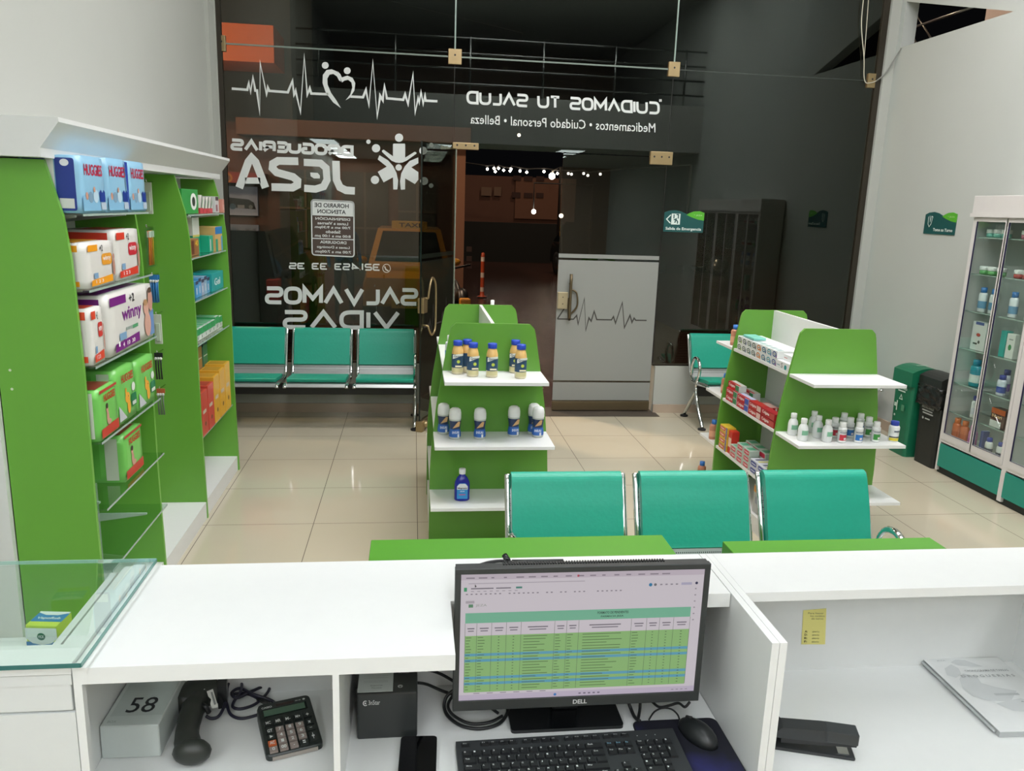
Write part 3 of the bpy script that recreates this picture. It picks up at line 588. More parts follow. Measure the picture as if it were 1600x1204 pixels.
hook(1.00, -1.372, 'razor', ['1d2420'], 'a black razor pack', 'black razor pack on the fifth hook from the top')
hook(.80, -1.372, 'set', ['6a7868'], 'a grey three piece set', 'grey three piece brush set under an orange card on the lowest hook')
# ------------------------------------------------------------ boxes on the far unit
def carton(x0, y0, z0, x1, y1, z1, base, arts, lab, cat='box', name='product_box', grp=None, bev=.0015, lz=0):
    "arts: list of (face, items) with face in f (+x) e (-y) t (top) l (-x)"
    b = MB(); b.box(x0, y0, z0, x1, y1, z1, mat(base, .35, n=.03), bev=bev, seg=1)
    Fs = {'f': FR((x1, y0, z0), (0, y1-y0, 0), (0, 0, z1-z0)), 'e': FR((x0, y0, z0), (x1-x0, 0, 0), (0, 0, z1-z0)), 't': FR((x0, y0, z1), (x1-x0, 0, 0), (0, y1-y0, 0)), 'l': FR((x0, y1, z0), (0, y0-y1, 0), (0, 0, z1-z0))}
    for fc, its in arts:
        F = Fs[fc]
        for k, it in enumerate(its):
            if it[0] == 'r': b.rect(F, *it[1:5], mat(it[5], .4, n=.02), 1+k*.3)
            elif it[0] == 'p': b.poly(F, it[1], mat(it[2], .4, n=.02), 1+k*.3)
            elif it[0] == 'd': b.disc(F, it[1], it[2], it[3], mat(it[4], .4, n=.02), 1+k*.3, it[5] if len(it) > 5 else None)
            elif it[0] == 't': b.text(F, it[1], *it[2:6], mat(it[6], .4, n=0), 1+k*.3, len(it) > 7)
    o = one(b, name, lab, cat, grp)
    if lz: o.rotation_euler = (0, 0, lz)
    return o
z = 1.736
carton(-1.42, 4.60, z, -1.24, 4.93, z+.135, '2f9a44', [('e', [('r', .05, .04, .95, .2, 'd8dcd4')]), ('f', [('d', .7, .5, .2, 'e8ece4', .35), ('d', .7, .5, .1, '2a3a2c', .2)])], 'big green box on the top shelf of the far green unit')
for i in range(4): carton(-1.36, 4.95+i*.075, z, -1.235, 5.015+i*.075, z+.105-.01*(i > 0), 'e4e2da', [('f', [('r', 0, 0, 1, .3, 'c8404a'), ('p', [(.1, .3), (.3, .3), (.9, 1), (.7, 1)], '2c302e'), ('p', [(.4, .3), (.55, .3), (1, .7), (1, .9)], '3d8a4c')]), ('e', [('r', 0, 0, 1, .3, 'c8404a'), ('p', [(.1, .35), (.3, .35), (.8, 1), (.6, 1)], '4c504e')])], 'zebra striped carton beside the big green box, top shelf of the far unit', grp='striped cartons in a row')
carton(-1.36, 5.255, z, -1.22, 5.35, z+.10, 'c6c9c8', [('f', [('r', .1, .75, .9, .98, '4a3a3c'), ('r', .1, .1, .6, .5, '8f6068')])], 'grey carton with a dark top band, top shelf of the far unit')
carton(-1.33, 5.36, z, -1.20, 5.41, z+.085, 'c98878', [('f', [('r', .2, .2, .8, .6, 'e0b0a4')])], 'salmon pink carton at the far end of the top shelf')
z = 1.501
carton(-1.42, 4.72, z, -1.24, 4.90, z+.095, '9a6a3c', [('e', [('r', .05, .05, .62, .92, 'd8d4cc')]), ('f', [('t', '40', .55, .55, .9, .9, 'e8c040', 1), ('r', .1, .1, .4, .9, '6a3c28')])], 'brown and white carton on the second shelf of the far unit')
carton(-1.40, 4.93, z, -1.28, 5.08, z+.21, '20a27c', [('f', [('r', 0, .5, 1, 1, 'd8dad0'), ('r', 0, .46, 1, .52, 'd8c860')]), ('e', [('r', 0, .5, 1, 1, 'd8dad0')])], 'tall white and turquoise carton on the second shelf of the far unit')
carton(-1.34, 5.10, z, -1.23, 5.20, z+.10, '1fa580', [('f', [('r', .2, .1, .4, .8, 'e4e8e0')])], 'small turquoise carton beside the tall one')
carton(-1.34, 5.22, z, -1.22, 5.40, z+.15, 'd8b070', [('f', [('r', 0, .7, 1, 1, '2d7cc0'), ('r', 0, 0, .3, .5, '2ca080'), ('r', .8, 0, 1, .6, '5aa0d0')])], 'yellow and blue carton at the far end of the second shelf')
z = 1.261
b = MB(); b.lathe([(.028, 0), (.034, .01), (.034, .06), (.026, .075, mat('e4e4e0', .4)), (.028, .078), (.028, .12), (.02, .125)], mat('8a5a3c', .4), (-1.27, 4.71, z)); one(b, 'jar', 'brown jar with a white cap on the third shelf of the far unit', 'jar')
for i in range(5): carton(-1.38, 4.76+i*.066, z, -1.235, 4.82+i*.066, z+.095+.012*(i % 2), ['4c9ccc', '5aa0d0', '9aa8c0', '8fb4cc', '5a9cc4'][i], [('f', [('r', 0, .8, 1, 1, '404860'), ('r', .2, .2, .5, .6, 'd4dce4')]), ('e', [('r', .1, .1, .9, .7, '78b4dc')])], 'pale blue carton standing in the row on the third shelf of the far unit', grp='pale blue cartons on the third shelf')
carton(-1.36, 5.10, z, -1.225, 5.40, z+.11, '2aa0a0', [('f', [('t', 'Gel', .2, .3, .7, .7, 'd8ecec', 1)])], 'long turquoise carton at the far end of the third shelf')
z = 1.011
for i in range(8): carton(-1.38, 4.62+i*.094, z, -1.235, 4.706+i*.094, z+.07+.012*(i == 6), 'd4dcd4', [('f', [('r', 0, .45, 1, 1, '3aa05c'), ('t', 'V', .3, .1, .7, .4, '4c5c50')]), ('t', [('r', .1, .1, .9, .9, '5cb47c')]), ('e', [('r', 0, .5, 1, 1, '3aa05c')])], 'small green and white carton in the fourth shelf row of the far unit', grp='green and white cartons')
z = .471
for i, (c, h, nm) in enumerate((('c24a38', .26, 'red'), ('c84c3c', .27, 'red'), ('dba634', .29, 'yellow'), ('dba634', .30, 'yellow'), ('dfae3c', .31, 'yellow'))):
    carton(-1.325, 4.62+i*.15, z, -1.20, 4.755+i*.15, z+h, c, [('f', [('r', .15, .5, .7, .58, 'c8b8a0'), ('d', .5, .25, .12, '6a4a28', .05)]), ('t', [('r', .1, .1, .9, .9, 'b88a30' if nm == 'yellow' else 'a03a30')])], 'tall %s bag-like carton on the lowest stocked shelf of the far unit' % nm, grp='tall %s cartons' % nm)
zz = .775
for i, (c, h) in enumerate((('5c8070', .17), ('2fa0cc', .19), ('c89440', .20), ('a87c4c', .19), ('4a7c60', .18))):
    carton(-1.43, 4.66+i*.14, zz-.01, -1.40+.07, 4.77+i*.14, zz-.01+h-.02, c, [('f', [('r', 0, .85, 1, 1, '1c2c50'), ('r', .1, .4, .9, .44, 'd8dcd0')]), ('e', [('r', 0, .8, 1, 1, '1c2c50')])], ['dark green carton with navy top on the narrow rear shelf', 'bright blue carton with navy top on the narrow rear shelf', 'ochre carton with navy top on the narrow rear shelf', 'tan carton with navy top on the narrow rear shelf', 'moss green carton with navy top on the narrow rear shelf'][i])
MB().box(-1.465, 4.572, .756, -1.33, 5.418, .764, SHELFGL).build('glass_shelf', UB)
# ============================================================ waiting benches
def bench(loc, rz, lab, grp=None, ns=3, arms=(1, 1)):
    t = thing('waiting_bench', lab, 'bench', loc, rz, grp); P = .545
    for i in range(ns):
        cx = (i-(ns-1)/2)*P; w_ = .235
        def sheet(pts, th, m, nm, hw, par=t, rnd=.0):
            if m is TEAL: pts = [(q.y, q.z) for q in smooth([V((0, *p)) for p in pts], 4)]
            b = MB(); n = len(pts); o = []
            for k, (y, z) in enumerate(pts):
                a = V(pts[max(k-1, 0)]); c = V(pts[min(k+1, n-1)]); d = (c-a).normalized(); nn = V((-d.y, d.x)); sx = 1-(.06 if k in (0, n-1) and rnd else 0)
                hh = th*(.45 if k in (0, n-1) and rnd else 1)
                o += [(cx-hw*sx, y-nn.x*hh, z-nn.y*hh), (cx+hw*sx, y-nn.x*hh, z-nn.y*hh), (cx+hw*sx, y+nn.x*hh, z+nn.y*hh), (cx-hw*sx, y+nn.x*hh, z+nn.y*hh)]
            fs = []
            for k in range(n-1):
                for e in range(4): fs.append((k*4+e, k*4+(e+1) % 4, k*4+4+(e+1) % 4, k*4+4+e))
            fs += [(3, 2, 1, 0), tuple((n-1)*4+e for e in range(4))]
            return b.add(o, fs, m).build(nm, par, world=False)
        shell = [(.02, .735), (.006, .722), (-.028, .66), (-.06, .57), (-.09, .48), (-.115, .42), (-.15, .385), (-.20, .372), (-.30, .378), (-.42, .392), (-.52, .40), (-.555, .392), (-.57, .37)]
        s = sheet(shell, .004, M_PERF, 'seat_shell', w_, t)
        sheet([(y-.018, z) for y, z in [(.036, .744), (.022, .750), (.006, .738), (-.010, .70), (-.035, .64), (-.06, .565), (-.086, .485), (-.094, .466)]], .017, TEAL, 'back_pad', w_-.003, t, 1)
        sheet([(y, z+.02) for y, z in [(-.22, .375), (-.24, .378), (-.34, .383), (-.44, .394), (-.52, .401), (-.54, .398)]], .014, TEAL, 'seat_pad', w_-.003, t, 1)
        for sx in (-1, 1):
            x = cx+sx*(w_+.008)
            b = MB(); b.tube(smooth([V((x, y-.006, z)) for y, z in [(.03, .750), (.016, .728), (-.012, .66), (-.06, .54), (-.10, .44), (-.14, .385), (-.20, .36), (-.32, .362), (-.45, .378), (-.56, .388), (-.585, .37)]], 3), .0145, CHROME, 8, flat=.75); b.build('side_frame', t, world=False)
    hw = ns*P/2
    MB().box(-hw+.03, -.33, .255, hw-.03, -.26, .335, BLACK, bev=.004).build('beam', t, world=False)
    for sx, on in ((-1, arms[0]), (1, arms[1])):
        x = sx*(hw-.028)
        b = MB(); b.tube(smooth([V((x, y, z)) for y, z in [(-.15, .41), (-.155, .50), (-.19, .565), (-.25, .585), (-.31, .565), (-.345, .51), (-.34, .45), (-.30, .38), (-.29, .30)]], 3), .015, CHROME, 8); b.build('armrest', t, world=False)
        x2 = sx*(hw-.14) if 0 else x
        b = MB(); b.tube(smooth([V((x2, y, z)) for y, z in [(-.295, .33), (-.32, .25), (-.42, .12), (-.50, .04), (-.515, .02)]], 3), .018, CHROME, 8); b.lathe([(.035, 0), (.035, .012), (.012, .02)], RUBBER, (x2, -.515, 0), 14); b.build('leg', t, world=False)
        b = MB(); b.tube(smooth([V((x2, y, z)) for y, z in [(-.295, .30), (-.22, .22), (-.12, .11), (-.05, .03), (-.045, .02)]], 3), .018, CHROME, 8); b.lathe([(.035, 0), (.035, .012), (.012, .02)], RUBBER, (x2, -.045, 0), 14); b.build('leg', t, world=False)
    return t
B1 = bench((1.185, 3.10, 0), 0, 'three seat green waiting bench just beyond the counter')
dup(B1, (-.765, 6.93, 0), 0, 'three seat green waiting bench under the lettered shop window')
dup(B1, (3.29, 6.93, 0), 0, 'green waiting bench against the dark right window, behind the right display stand')
# ============================================================ display stands
def gprof(h=.0): return [(.322, .0), (.322, .1), (.321, .43), (.315, .55), (.29, .80), (.255, 1.02), (.225, 1.19), (.205, 1.238)]
def halfw(z):
    p = gprof()
    for (a, za), (c, zc) in zip(p, p[1:]):
        if za <= z <= zc: return a+(c-a)*(z-za)/(zc-za)
    return .2
def gondola(cx, lab):
    t = thing('display_stand', lab, 'display stand', (cx, 4.1, 0)); y1 = .80
    pr = [(x, z) for x, z in gprof()[:-1]]+[(.218, 1.215), (.195, 1.238)]
    out = [(x, z) for x, z in pr]+[(-x, z) for x, z in pr[::-1]]
    for y in (0, y1): MB().prism([(x, y, z) for x, z in out], (0, .018, 0), GREEN).build('end_panel', t, world=False)
    MB().box(-.009, .018, .1, .009, y1, 1.238, WHITE).build('spine_panel', t, world=False)
    MB().box(-.318, .018, 0, .318, y1, .1, WHITE).build('plinth', t, world=False)
    for z in (.987, .655, .33):
        hw = halfw(z)
        MB().box(-hw, -.28, z-.018, hw, 0, z, WHITE, bev=.0015).build('end_shelf', t, world=False)
        MB().box(-hw, y1+.018, z-.018, hw, y1+.298, z, WHITE, bev=.0015).build('end_shelf', t, world=False)
        for s in (-1, 1): MB().box(*((-hw+.003, .018, z-.018, -.009) if s < 0 else (.009, .018, z-.018, hw-.003)), y1, z, WHITE, bev=.0015).build('side_shelf', t, world=False)
    return t
gondola(.418, 'left green free-standing display stand with drink bottles'); gondola(2.335, 'right green free-standing display stand with toothpaste boxes')
GX = 2.335
# bottles on the left stand
def lab_(b, c, r, z0, z1, a0, a1, m, off=.0006, seg=10):
    "label wrapped on a round bottle, angles in degrees, -90 faces the counter"
    vv = []; fs = []
    for k in range(seg+1):
        t = R_(a0+(a1-a0)*k/seg)
        for z in (z0, z1): vv.append((c[0]+(r+off)*math.cos(t), c[1]+(r+off)*math.sin(t), c[2]+z))
    for k in range(seg): fs.append((2*k, 2*k+2, 2*k+3, 2*k+1))
    b.add(vv, fs, m, True)
def bottle_shake(loc, lab, grp):
    t = thing('drink_bottle', lab, 'bottle', loc, 0, grp); b = MB()
    b.lathe([(.026, 0), (.030, .006), (.030, .10, mat('dcb470', .3)), (.029, .118), (.024, .138), (.020, .146), (.020, .150)], mat('d8cfae', .3), seg=20)
    lab_(b, (0, 0, 0), .030, .035, .105, -200, 20, mat('2a4a68', .4)); lab_(b, (0, 0, 0), .030, .012, .035, -150, -30, mat('c8c090', .4), .001)
    F = FR((-.026, -.0315, .07), (.052, 0, 0), (0, 0, .04)); b.poly(F, [(.0, .3), (1, .75), (1, 1), (0, .85)], mat('d8dcd4', .4)); b.text(F, 'Grow', .1, .5, .85, .82, mat('3a4a60'), 2, True); b.disc(F, .55, -.05, .16, mat('b8c848'), 2)
    b.rect(F, .25, -.75, .9, -.55, mat('e4dcb8'), 2); b.build('bottle_body', t, world=False)
    b = MB(); b.lathe([(.0225, .148), (.0235, .150), (.0235, .170), (.022, .173), (.0, .1735)], mat('2446b8', .35), seg=24); b.build('cap', t, world=False)
    return t
z = .987; p = at(715, 588, z=z); proto = bottle_shake(p, 'x', None); base_l = 'amber and navy drink bottle with blue cap, '
L6 = [((715, 585), 'nearest the left end of the upper shelf'), ((728, 577), 'standing behind the others at the left'), ((739, 589), 'second from the left on the upper shelf'), ((769, 590), 'alone in the middle of the upper shelf'), ((805, 583), 'rear one of the right pair'), ((814, 592), 'front one of the right pair')]
for i, (px, s) in enumerate(L6):
    q = at(*px, z=z); q.y = min(q.y+.028, 4.066); lb = base_l+s
    if i == 0: proto.location = q; proto['label'] = lb; proto['group'] = 'blue capped bottles on the left stand'
    else: dup(proto, q, R_([0, 70, 10, 0, -12, 5][i]), lb, 'blue capped bottles on the left stand')
def bottle_white(loc):
    t = thing('drink_bottle', 'x', 'bottle', loc); b = MB()
    b.lathe([(.026, 0), (.030, .006), (.030, .03), (.0255, .055), (.0255, .065), (.031, .10), (.031, .11)], mat('bfc4bc', .3), seg=20)
    vv = []; fs = []; n = 12; zs = [(.031, .10), (.0285, .083), (.0262, .065), (.0262, .055), (.0305, .03), (.0305, .014)]
    for mm, a, c in ((mat('24365c', .4), 0, 3), (mat('2f62b0', .4), 3, 6)):
        vv = []; fs = []; zz_ = zs[a:c+1] if c < 6 else zs[a:]
        for (r, zq) in zz_:
            for k in range(n+1):
                tt = R_(-185+190*k/n); vv.append(((r+.0008)*math.cos(tt), (r+.0008)*math.sin(tt), zq))
        for j in range(len(zz_)-1):
            for k in range(n): fs.append((j*(n+1)+k, (j+1)*(n+1)+k, (j+1)*(n+1)+k+1, j*(n+1)+k+1))
        b.add(vv, fs, mm, True)
    F = FR((-.022, -.0322, .058), (.044, 0, 0), (0, 0, .042)); b.poly(F, [(.1, .1), (.9, .35), (1, .95), (.75, .95), (.4, .5)], mat('c8a070', .4)); F = FR((-.022, -.0318, .025), (.044, 0, 0), (0, 0, .03)); b.text(F, 'ENSURE', .08, .3, .92, .75, mat('d8e0ec'), 2, True); b.rect(F, .7, -.35, .92, .2, mat('d8dce0'), 2); b.build('bottle_body', t, world=False)
    b = MB(); b.lathe([(.0315, .108), (.032, .11), (.032, .135), (.028, .155), (.018, .163), (0, .164)], mat('e2e4e2', .4), seg=24); b.build('cap', t, world=False)
    return t
z = .655; W6 = [((693, 679), 'farthest left and set back'), ((711, 687), 'second from the left, near the shelf front'), ((750, 687), 'alone left of the middle'), ((803, 683), 'third from the right'), ((834, 678), 'set back at the right end'), ((841, 684), 'front one at the right end')]
proto = None
for i, (px, s) in enumerate(W6):
    q = at(*px, z=z); q.y = min(q.y+.028, 4.066); lb = 'navy drink bottle with white domed cap, '+s
    if proto is None: proto = bottle_white(q); proto['label'] = lb; proto['group'] = 'white capped bottles on the left stand'
    else: dup(proto, q, R_([0, 5, -5, 10, 0, -8][i]), lb, 'white capped bottles on the left stand')
def bottle_blue(loc, lab):
    t = thing('medicine_bottle', lab, 'bottle', loc); b = MB(); mm = mat('1e2a9c', .2)
    b.lathe([(.036, 0), (.040, .006), (.040, .085), (.038, .10), (.026, .125), (.015, .137), (.015, .145)], mm, seg=28, sy=.62)
    vv = []
    F = FR((-.028, -.0262, .015), (.056, 0, 0), (0, 0, .085)); b.poly(F, roundpoly([(0, 0), (1, 0), (1, 1), (0, 1)], [.05, .05, .35, .35], 6), mat('2f8fd0', .35)); b.poly(F, [(0, .6), (1, .6), (1, .8)]+[(.75, .97), (.25, .97), (0, .8)], mat('e0e8ec', .35), 2)
    b.text(F, 'Magnesia', .08, .62, .94, .74, mat('1c2450'), 3, True); b.text(F, 'LECHE', .3, .45, .7, .52, mat('e8eef4'), 2, True); b.rect(F, .2, .24, .8, .3, mat('d86090'), 2); b.build('bottle_body', t, world=False)
    b = MB(); b.lathe([(.0165, .144), (.017, .146), (.017, .170), (.015, .172), (0, .1725)], mat('e4e6ea', .4), seg=20); b.build('cap', t, world=False); return t
q = at(722, 783, z=.33); q.y += .025; pr = bottle_blue(q, 'dark blue milk of magnesia bottle with white cap on the lowest end shelf')
q = at(800, 775, z=.33); q.y = min(q.y+.02, 4.05); QB = q
# lotion bottles on the left flank of the left stand
def lotion(loc, h, c, lab, cap='e6e8e6', band='2a8cc8', r=.026, name='lotion_bottle', rz=0, grp=None):
    t = thing(name, lab, 'bottle', loc, rz, grp); b = MB()
    b.lathe([(r*.9, 0), (r, .006), (r, h*.68), (r*.86, h*.76), (r*.5, h*.80)], mat(c, .35), seg=18, sy=.7)
    b.lathe([(r*1.01, h*.15), (r*1.01, h*.45)], mat(band, .4), seg=18, sy=.71, caps=False)
    b.build('bottle_body', t, world=False); b = MB(); b.lathe([(r*.55, h*.79), (r*.6, h*.80), (r*.58, h), (0, h+.001)], mat(cap, .4), seg=16); b.build('cap', t, world=False); return t
lotion((QB.x, QB.y, .33), .115, '1e2a80', 'short dark blue bottle mostly hidden behind the chrome chair frame', cap='1a2260', band='2a3a9c')
lotion((.205, 4.33, .987), .15, 'd8dee0', 'white lotion bottle with blue band on the left flank of the left stand', band='2a8cc8')
lotion((.215, 4.22, .987), .13, 'dfe2e2', 'white tube standing in front of the blue banded lotion bottle', band='4aa0d0')
for p_, l_ in (((.50, 4.995, .987), 'left of the two'), ((.61, 4.6, .987), 'right of the two')):
    lotion(p_, .27 if 'left' in l_ else .17, 'e4e6e4', 'white capped bottle just peeking over the left stand, %s' % l_, r=.02)
# ------------------------------------------------------------ toothpaste on the right stand
def tp(x, y, z, wy_, h, d, base, arts, lab, grp): return carton(x, y, z, x+d, y+wy_, z+h, base, arts, lab, 'toothpaste box', 'toothpaste_box', grp, bev=.001)
def arts_w(k): return [('l', [('d', .5, .5, .38, '5a6a60' if k < 4 else ['c87838', '2a6a88', '4a9aa8', '2a4a88'][k-4], .36), ('d', .5, .5, .25, 'e4e8e4', .2), ('r', .3, .44, .7, .56, '6a7a74'), ('p', [(.75, .1), (1, .1), (1, .6)], ['8fb04a', '3a4a80', '3a8a98', '4a4a50', 'd88838', '1e4a70', '3a6aa8', '8a4a90'][k])]), ('t', [('r', .05, .1, .3, .9, '9ab0b0')])]
x = GX-halfw(.99)+.006
for k in range(8):
    for r in range(2): tp(x, 4.862-(k+1)*.072, .988+r*.046, .068, .044, .16, 'e2e5e3', arts_w(k), 'small white toothpaste box with a coloured oval end, top shelf of the right stand', 'oval-ended toothpaste boxes')
tp(x, 4.125, .988, .155, .045, .16, 'e4e7e6', [('l', [('t', 'S', .35, .2, .5, .8, '5a6468'), ('r', .02, .35, .28, .5, '9ab4bc'), ('d', .72, .4, .1, '2a9a98', .3)])], 'long white box with a teal dot at the near end of the top shelf', None)
tp(x+.03, 4.135, 1.034, .135, .035, .12, 'dfe3e2', [('l', [('r', .1, .4, .4, .5, 'c04a50')])], 'long white box lying on the teal dotted one', None)
carton(x+.01, 4.64, 1.081, x+.09, 4.80, 1.095, '7cc4b8', [], 'flat turquoise carton lying on the top row of toothpaste', 'box', 'product_box')
x = GX-halfw(.66)+.006
RED = 'b5222c'
def col(c2, big='Colgate', c1=RED): return [('l', [('p', [(.0, .0), (.66, 0), (.74, .5), (.66, 1), (0, 1)], c1), ('t', big, .07, .25, .62, .8, 'f0e8e6', 1), ('r', .68, .1, 1, .9, c2)]), ('t', [('r', 0, 0, .3, 1, c1)])]
for k, (c, c2, cc) in enumerate((('c8ccc4', '3c8a5c', RED), ('b8c0dc', '3c58b0', RED), ('b02a2c', 'd8b8b0', 'b02a2c'), ('a8202a', 'b84840', 'a8202a'))):
    nm = ['silver and green', 'silver and blue', 'red with a white patch', 'plain deep red'][k]
    for r in range(3 if k in (0,) else 2):
        if k == 3 and r == 2: continue
        tp(x+.01*(r == 2), 4.865-(k+1)*.18, .656+r*.042, .172, .04, .05, c, col(c2, c1=cc), '%s toothpaste box, middle shelf of the right stand, %s layer' % (nm, ['lowest', 'second', 'topmost'][r]), None)
tp(x+.10, 4.70-.03, .656, .16, .04, .05, 'c8ccc4', col('3c8a5c'), 'silver and green toothpaste box, back row of the middle shelf, lower one', None)
tp(x+.10, 4.70-.03, .697, .16, .04, .05, 'c8ccc4', col('3c8a5c'), 'silver and green toothpaste box, back row of the middle shelf, upper one', None)
tp(x+.06, 4.34, .656, .14, .07, .06, 'b02a2c', [('t', [('r', .1, .1, .9, .9, 'c8a8a0')]), ('e', [('r', .1, 0, .3, 1, 'e8d8d4'), ('r', .6, 0, .8, 1, 'e8d8d4')])], 'red box with pale stripes behind the front row, middle shelf', None)
x = GX-halfw(.34)+.006
for r in range(4): tp(x, 4.74, .331+r*.04, .12, .038, .06, 'c8a83c' if r % 2 == 0 else 'e0c040', [('l', [('p', [(0, .2), (.7, .2), (.8, .8), (0, .8)], 'c8342c'), ('t', 'Colgate', .05, .3, .65, .7, 'f4ece0', 1), ('r', .85, 0, 1, 1, '4a5cb0')])], 'yellow and red toothpaste box in the four high stack, %s' % ['bottom', 'second from bottom', 'third from bottom', 'top'][r], None)
carton(x+.01, 4.68, .331, x+.06, 4.735, .331+.15, 'cc3428', [('l', [('r', .1, .3, .9, .7, 'e8c8b0')])], 'upright red carton beside the yellow stack', 'box', 'product_box')
for k in range(3):
    for r in range(3 if k else 2): tp(x, 4.675-(k+1)*.10, .331+r*.04, .094, .038, .06, 'b4c4b8', [('l', [('p', rrect(.1, .15, .9, .85, .2), 'c03048'), ('t', 'Colgate', .16, .35, .84, .68, 'f4e8e8', 1)]), ('t', [('r', .1, .2, .9, .8, '58a080')])], 'small silver green toothpaste box with a red oval, front row of the low shelf', 'red oval toothpaste boxes on the low shelf')
for k in range(3):
    for r in range(3): tp(x+.075, 4.62-(k+1)*.10, .331+r*.04, .094, .038, .06, 'b4c4b8', [('l', [('p', rrect(.1, .15, .9, .85, .2), 'c03048')]), ('t', [('r', .1, .2, .9, .8, '58a080')])], 'silver green toothpaste box with a red oval in the back row of the low shelf', 'red oval toothpaste boxes in the back row')
for k in range(2):
    for r in range(2): tp(x, 4.365-(k+1)*.105, .331+r*.042, .10, .04, .15, 'c8ccd4', [('l', [('p', rrect(.1, .15, .9, .85, .2), '3a4a90'), ('r', .2, .4, .8, .55, 'c8d0e4')]), ('t', [('r', .1, .1, .9, .3, 'c8c860'), ('r', .1, .5, .9, .7, '3a4468')])], 'silver box with a navy oval at the near end of the low shelf', 'navy oval boxes on the low shelf')
# pouch on the plinth seen between the chairs
carton(GX-.30, 4.16, .101, GX-.24, 4.30, .305, 'a8acaa', [('e', [('r', 0, .85, 1, 1, '3a3432'), ('r', 0, .62, 1, .8, 'c08030'), ('r', .5, .4, 1, .5, 'b86a30')]), ('l', [('r', 0, .85, 1, 1, '3a3432'), ('r', 0, .62, 1, .8, 'c08030'), ('r', .2, .3, .8, .5, '88909c')])], 'grey and orange pouch standing on the plinth, seen between two chairs', 'pouch', 'product_pouch')
carton(GX-.315, 4.62, .101, GX-.28, 4.70, .19, 'c8d0d0', [('l', [('r', .1, .3, .9, .6, '3a7a90')])], 'little white and blue carton low on the right stand', 'box', 'product_box')
# peach drink bottles at the far end of the right stand
pz = [(.987, 1104), (.655, 1112), (.33, 1102), (.655, 1106)]
pb = lotion((GX-.205, 5.02, .987), .135, 'b87c60', 'peach bottle with blue cap behind the right stand, on its highest end shelf', cap='2c6cb8', band='d8a080', name='juice_bottle', r=.03)
dup(pb, (GX-.235, 5.03, .655), 0, 'amber bottle with blue cap behind the right stand, on its middle end shelf')
dup(pb, (GX-.305, 5.14, 0), 0, 'orange bottle with blue cap standing on the floor behind the right stand')
dup(pb, (GX-.285, 5.04, .33), 0, 'orange bottle with blue cap behind the right stand, on its lowest end shelf')
# bottles on the near end shelf
def pill(loc, kind, lab, grp=None):
    t = thing('medicine_bottle', lab, 'bottle', loc, 0, grp); b = MB(); Wm = mat('e2e5e4', .35)
    if kind == 'g': b.lathe([(.024, 0), (.027, .005), (.027, .062), (.024, .078), (.015, .092), (.013, .098)], Wm, seg=20); lab_(b, (0, 0, 0), .027, .034, .060, -130, -45, mat('7fb898', .5))
    elif kind == 'y': b.lathe([(.024, 0), (.026, .005), (.028, .08), (.024, .088), (.018, .092)], Wm, seg=20); lab_(b, (0, 0, 0), .0262, .006, .022, -170, -10, mat('d8c83c', .5)); lab_(b, (0, 0, 0), .0270, .024, .030, -170, -10, mat('3a3a3c', .5)); lab_(b, (0, 0, 0), .0274, .055, .064, -120, -40, mat('5a6470', .5))
    else:
        c = dict(r='c03040', b='2a70b8', n='3a8c3c')[kind]; b.lathe([(.021, 0), (.023, .005), (.023, .060), (.021, .064)], mat('c4c8c8', .35), seg=20); lab_(b, (0, 0, 0), .023, .014, .046, -150, -30, mat(c, .5)); lab_(b, (0, 0, 0), .023, .018, .030, -95, -60, mat('e0d8d8', .5), .001); lab_(b, (0, 0, 0), .023, .004, .014, -160, -20, mat('e4e6e4', .5)); lab_(b, (0, 0, 0), .023, .056, .060, -150, -30, mat('5c6468', .5))
        b.lathe([(.0225, .064), (.0225, .080), (.016, .086)], Wm, seg=20)
    b.build('bottle_body', t, world=False); b = MB(); cm = mat('e6e8e6', .4) if kind != 'y' else mat('2840a8', .4)
    z0, z1, r = dict(g=(.097, .122, .0165), y=(.088, .112, .0215)).get(kind, (.085, .112, .0175))
    b.lathe([(r*.97, z0), (r, z0+.002), (r, z1-.002), (r*.92, z1), (0, z1+.0005)], cm, seg=20); b.build('cap', t, world=False); return t
z = .655; pos = [('g', 1240, 680, 'far left'), ('g', 1256, 689, 'second along the front'), ('g', 1272, 676, 'rearmost left of centre'), ('g', 1279, 684, 'third along, middle depth'), ('g', 1294, 691, 'nearest the coloured ones'),
   ('r', 1305, 684, 'rear one'), ('r', 1317, 692, 'front one'), ('r', 1319, 676, 'rearmost behind the others'), ('b', 1329, 684, 'rear one'), ('b', 1343, 692, 'front one'), ('b', 1345, 677, 'rearmost'), ('n', 1358, 683, 'rear one'), ('n', 1370, 691, 'front one'), ('y', 1398, 690, '')]
PR = {}
for k, u, v, s in pos:
    q = at(u, v, z=z); q.y += .02
    lb = dict(g='plain white bottle with pale green label on the right stand, ', r='white capped bottle with red label on the right stand, ', b='white capped bottle with blue label on the right stand, ', n='white capped bottle with dark green label on the right stand, ', y='white bottle with blue cap and yellow band at the right end of the shelf')[k]+s
    grp = dict(g='green label bottles', r='red label bottles', b='blue label bottles', n='dark green label bottles', y=None)[k]
    if k not in PR: PR[k] = pill(q, k, lb, grp)
    else: dup(PR[k], q, R_(random.Random(u).uniform(-14, 14)), lb, grp)
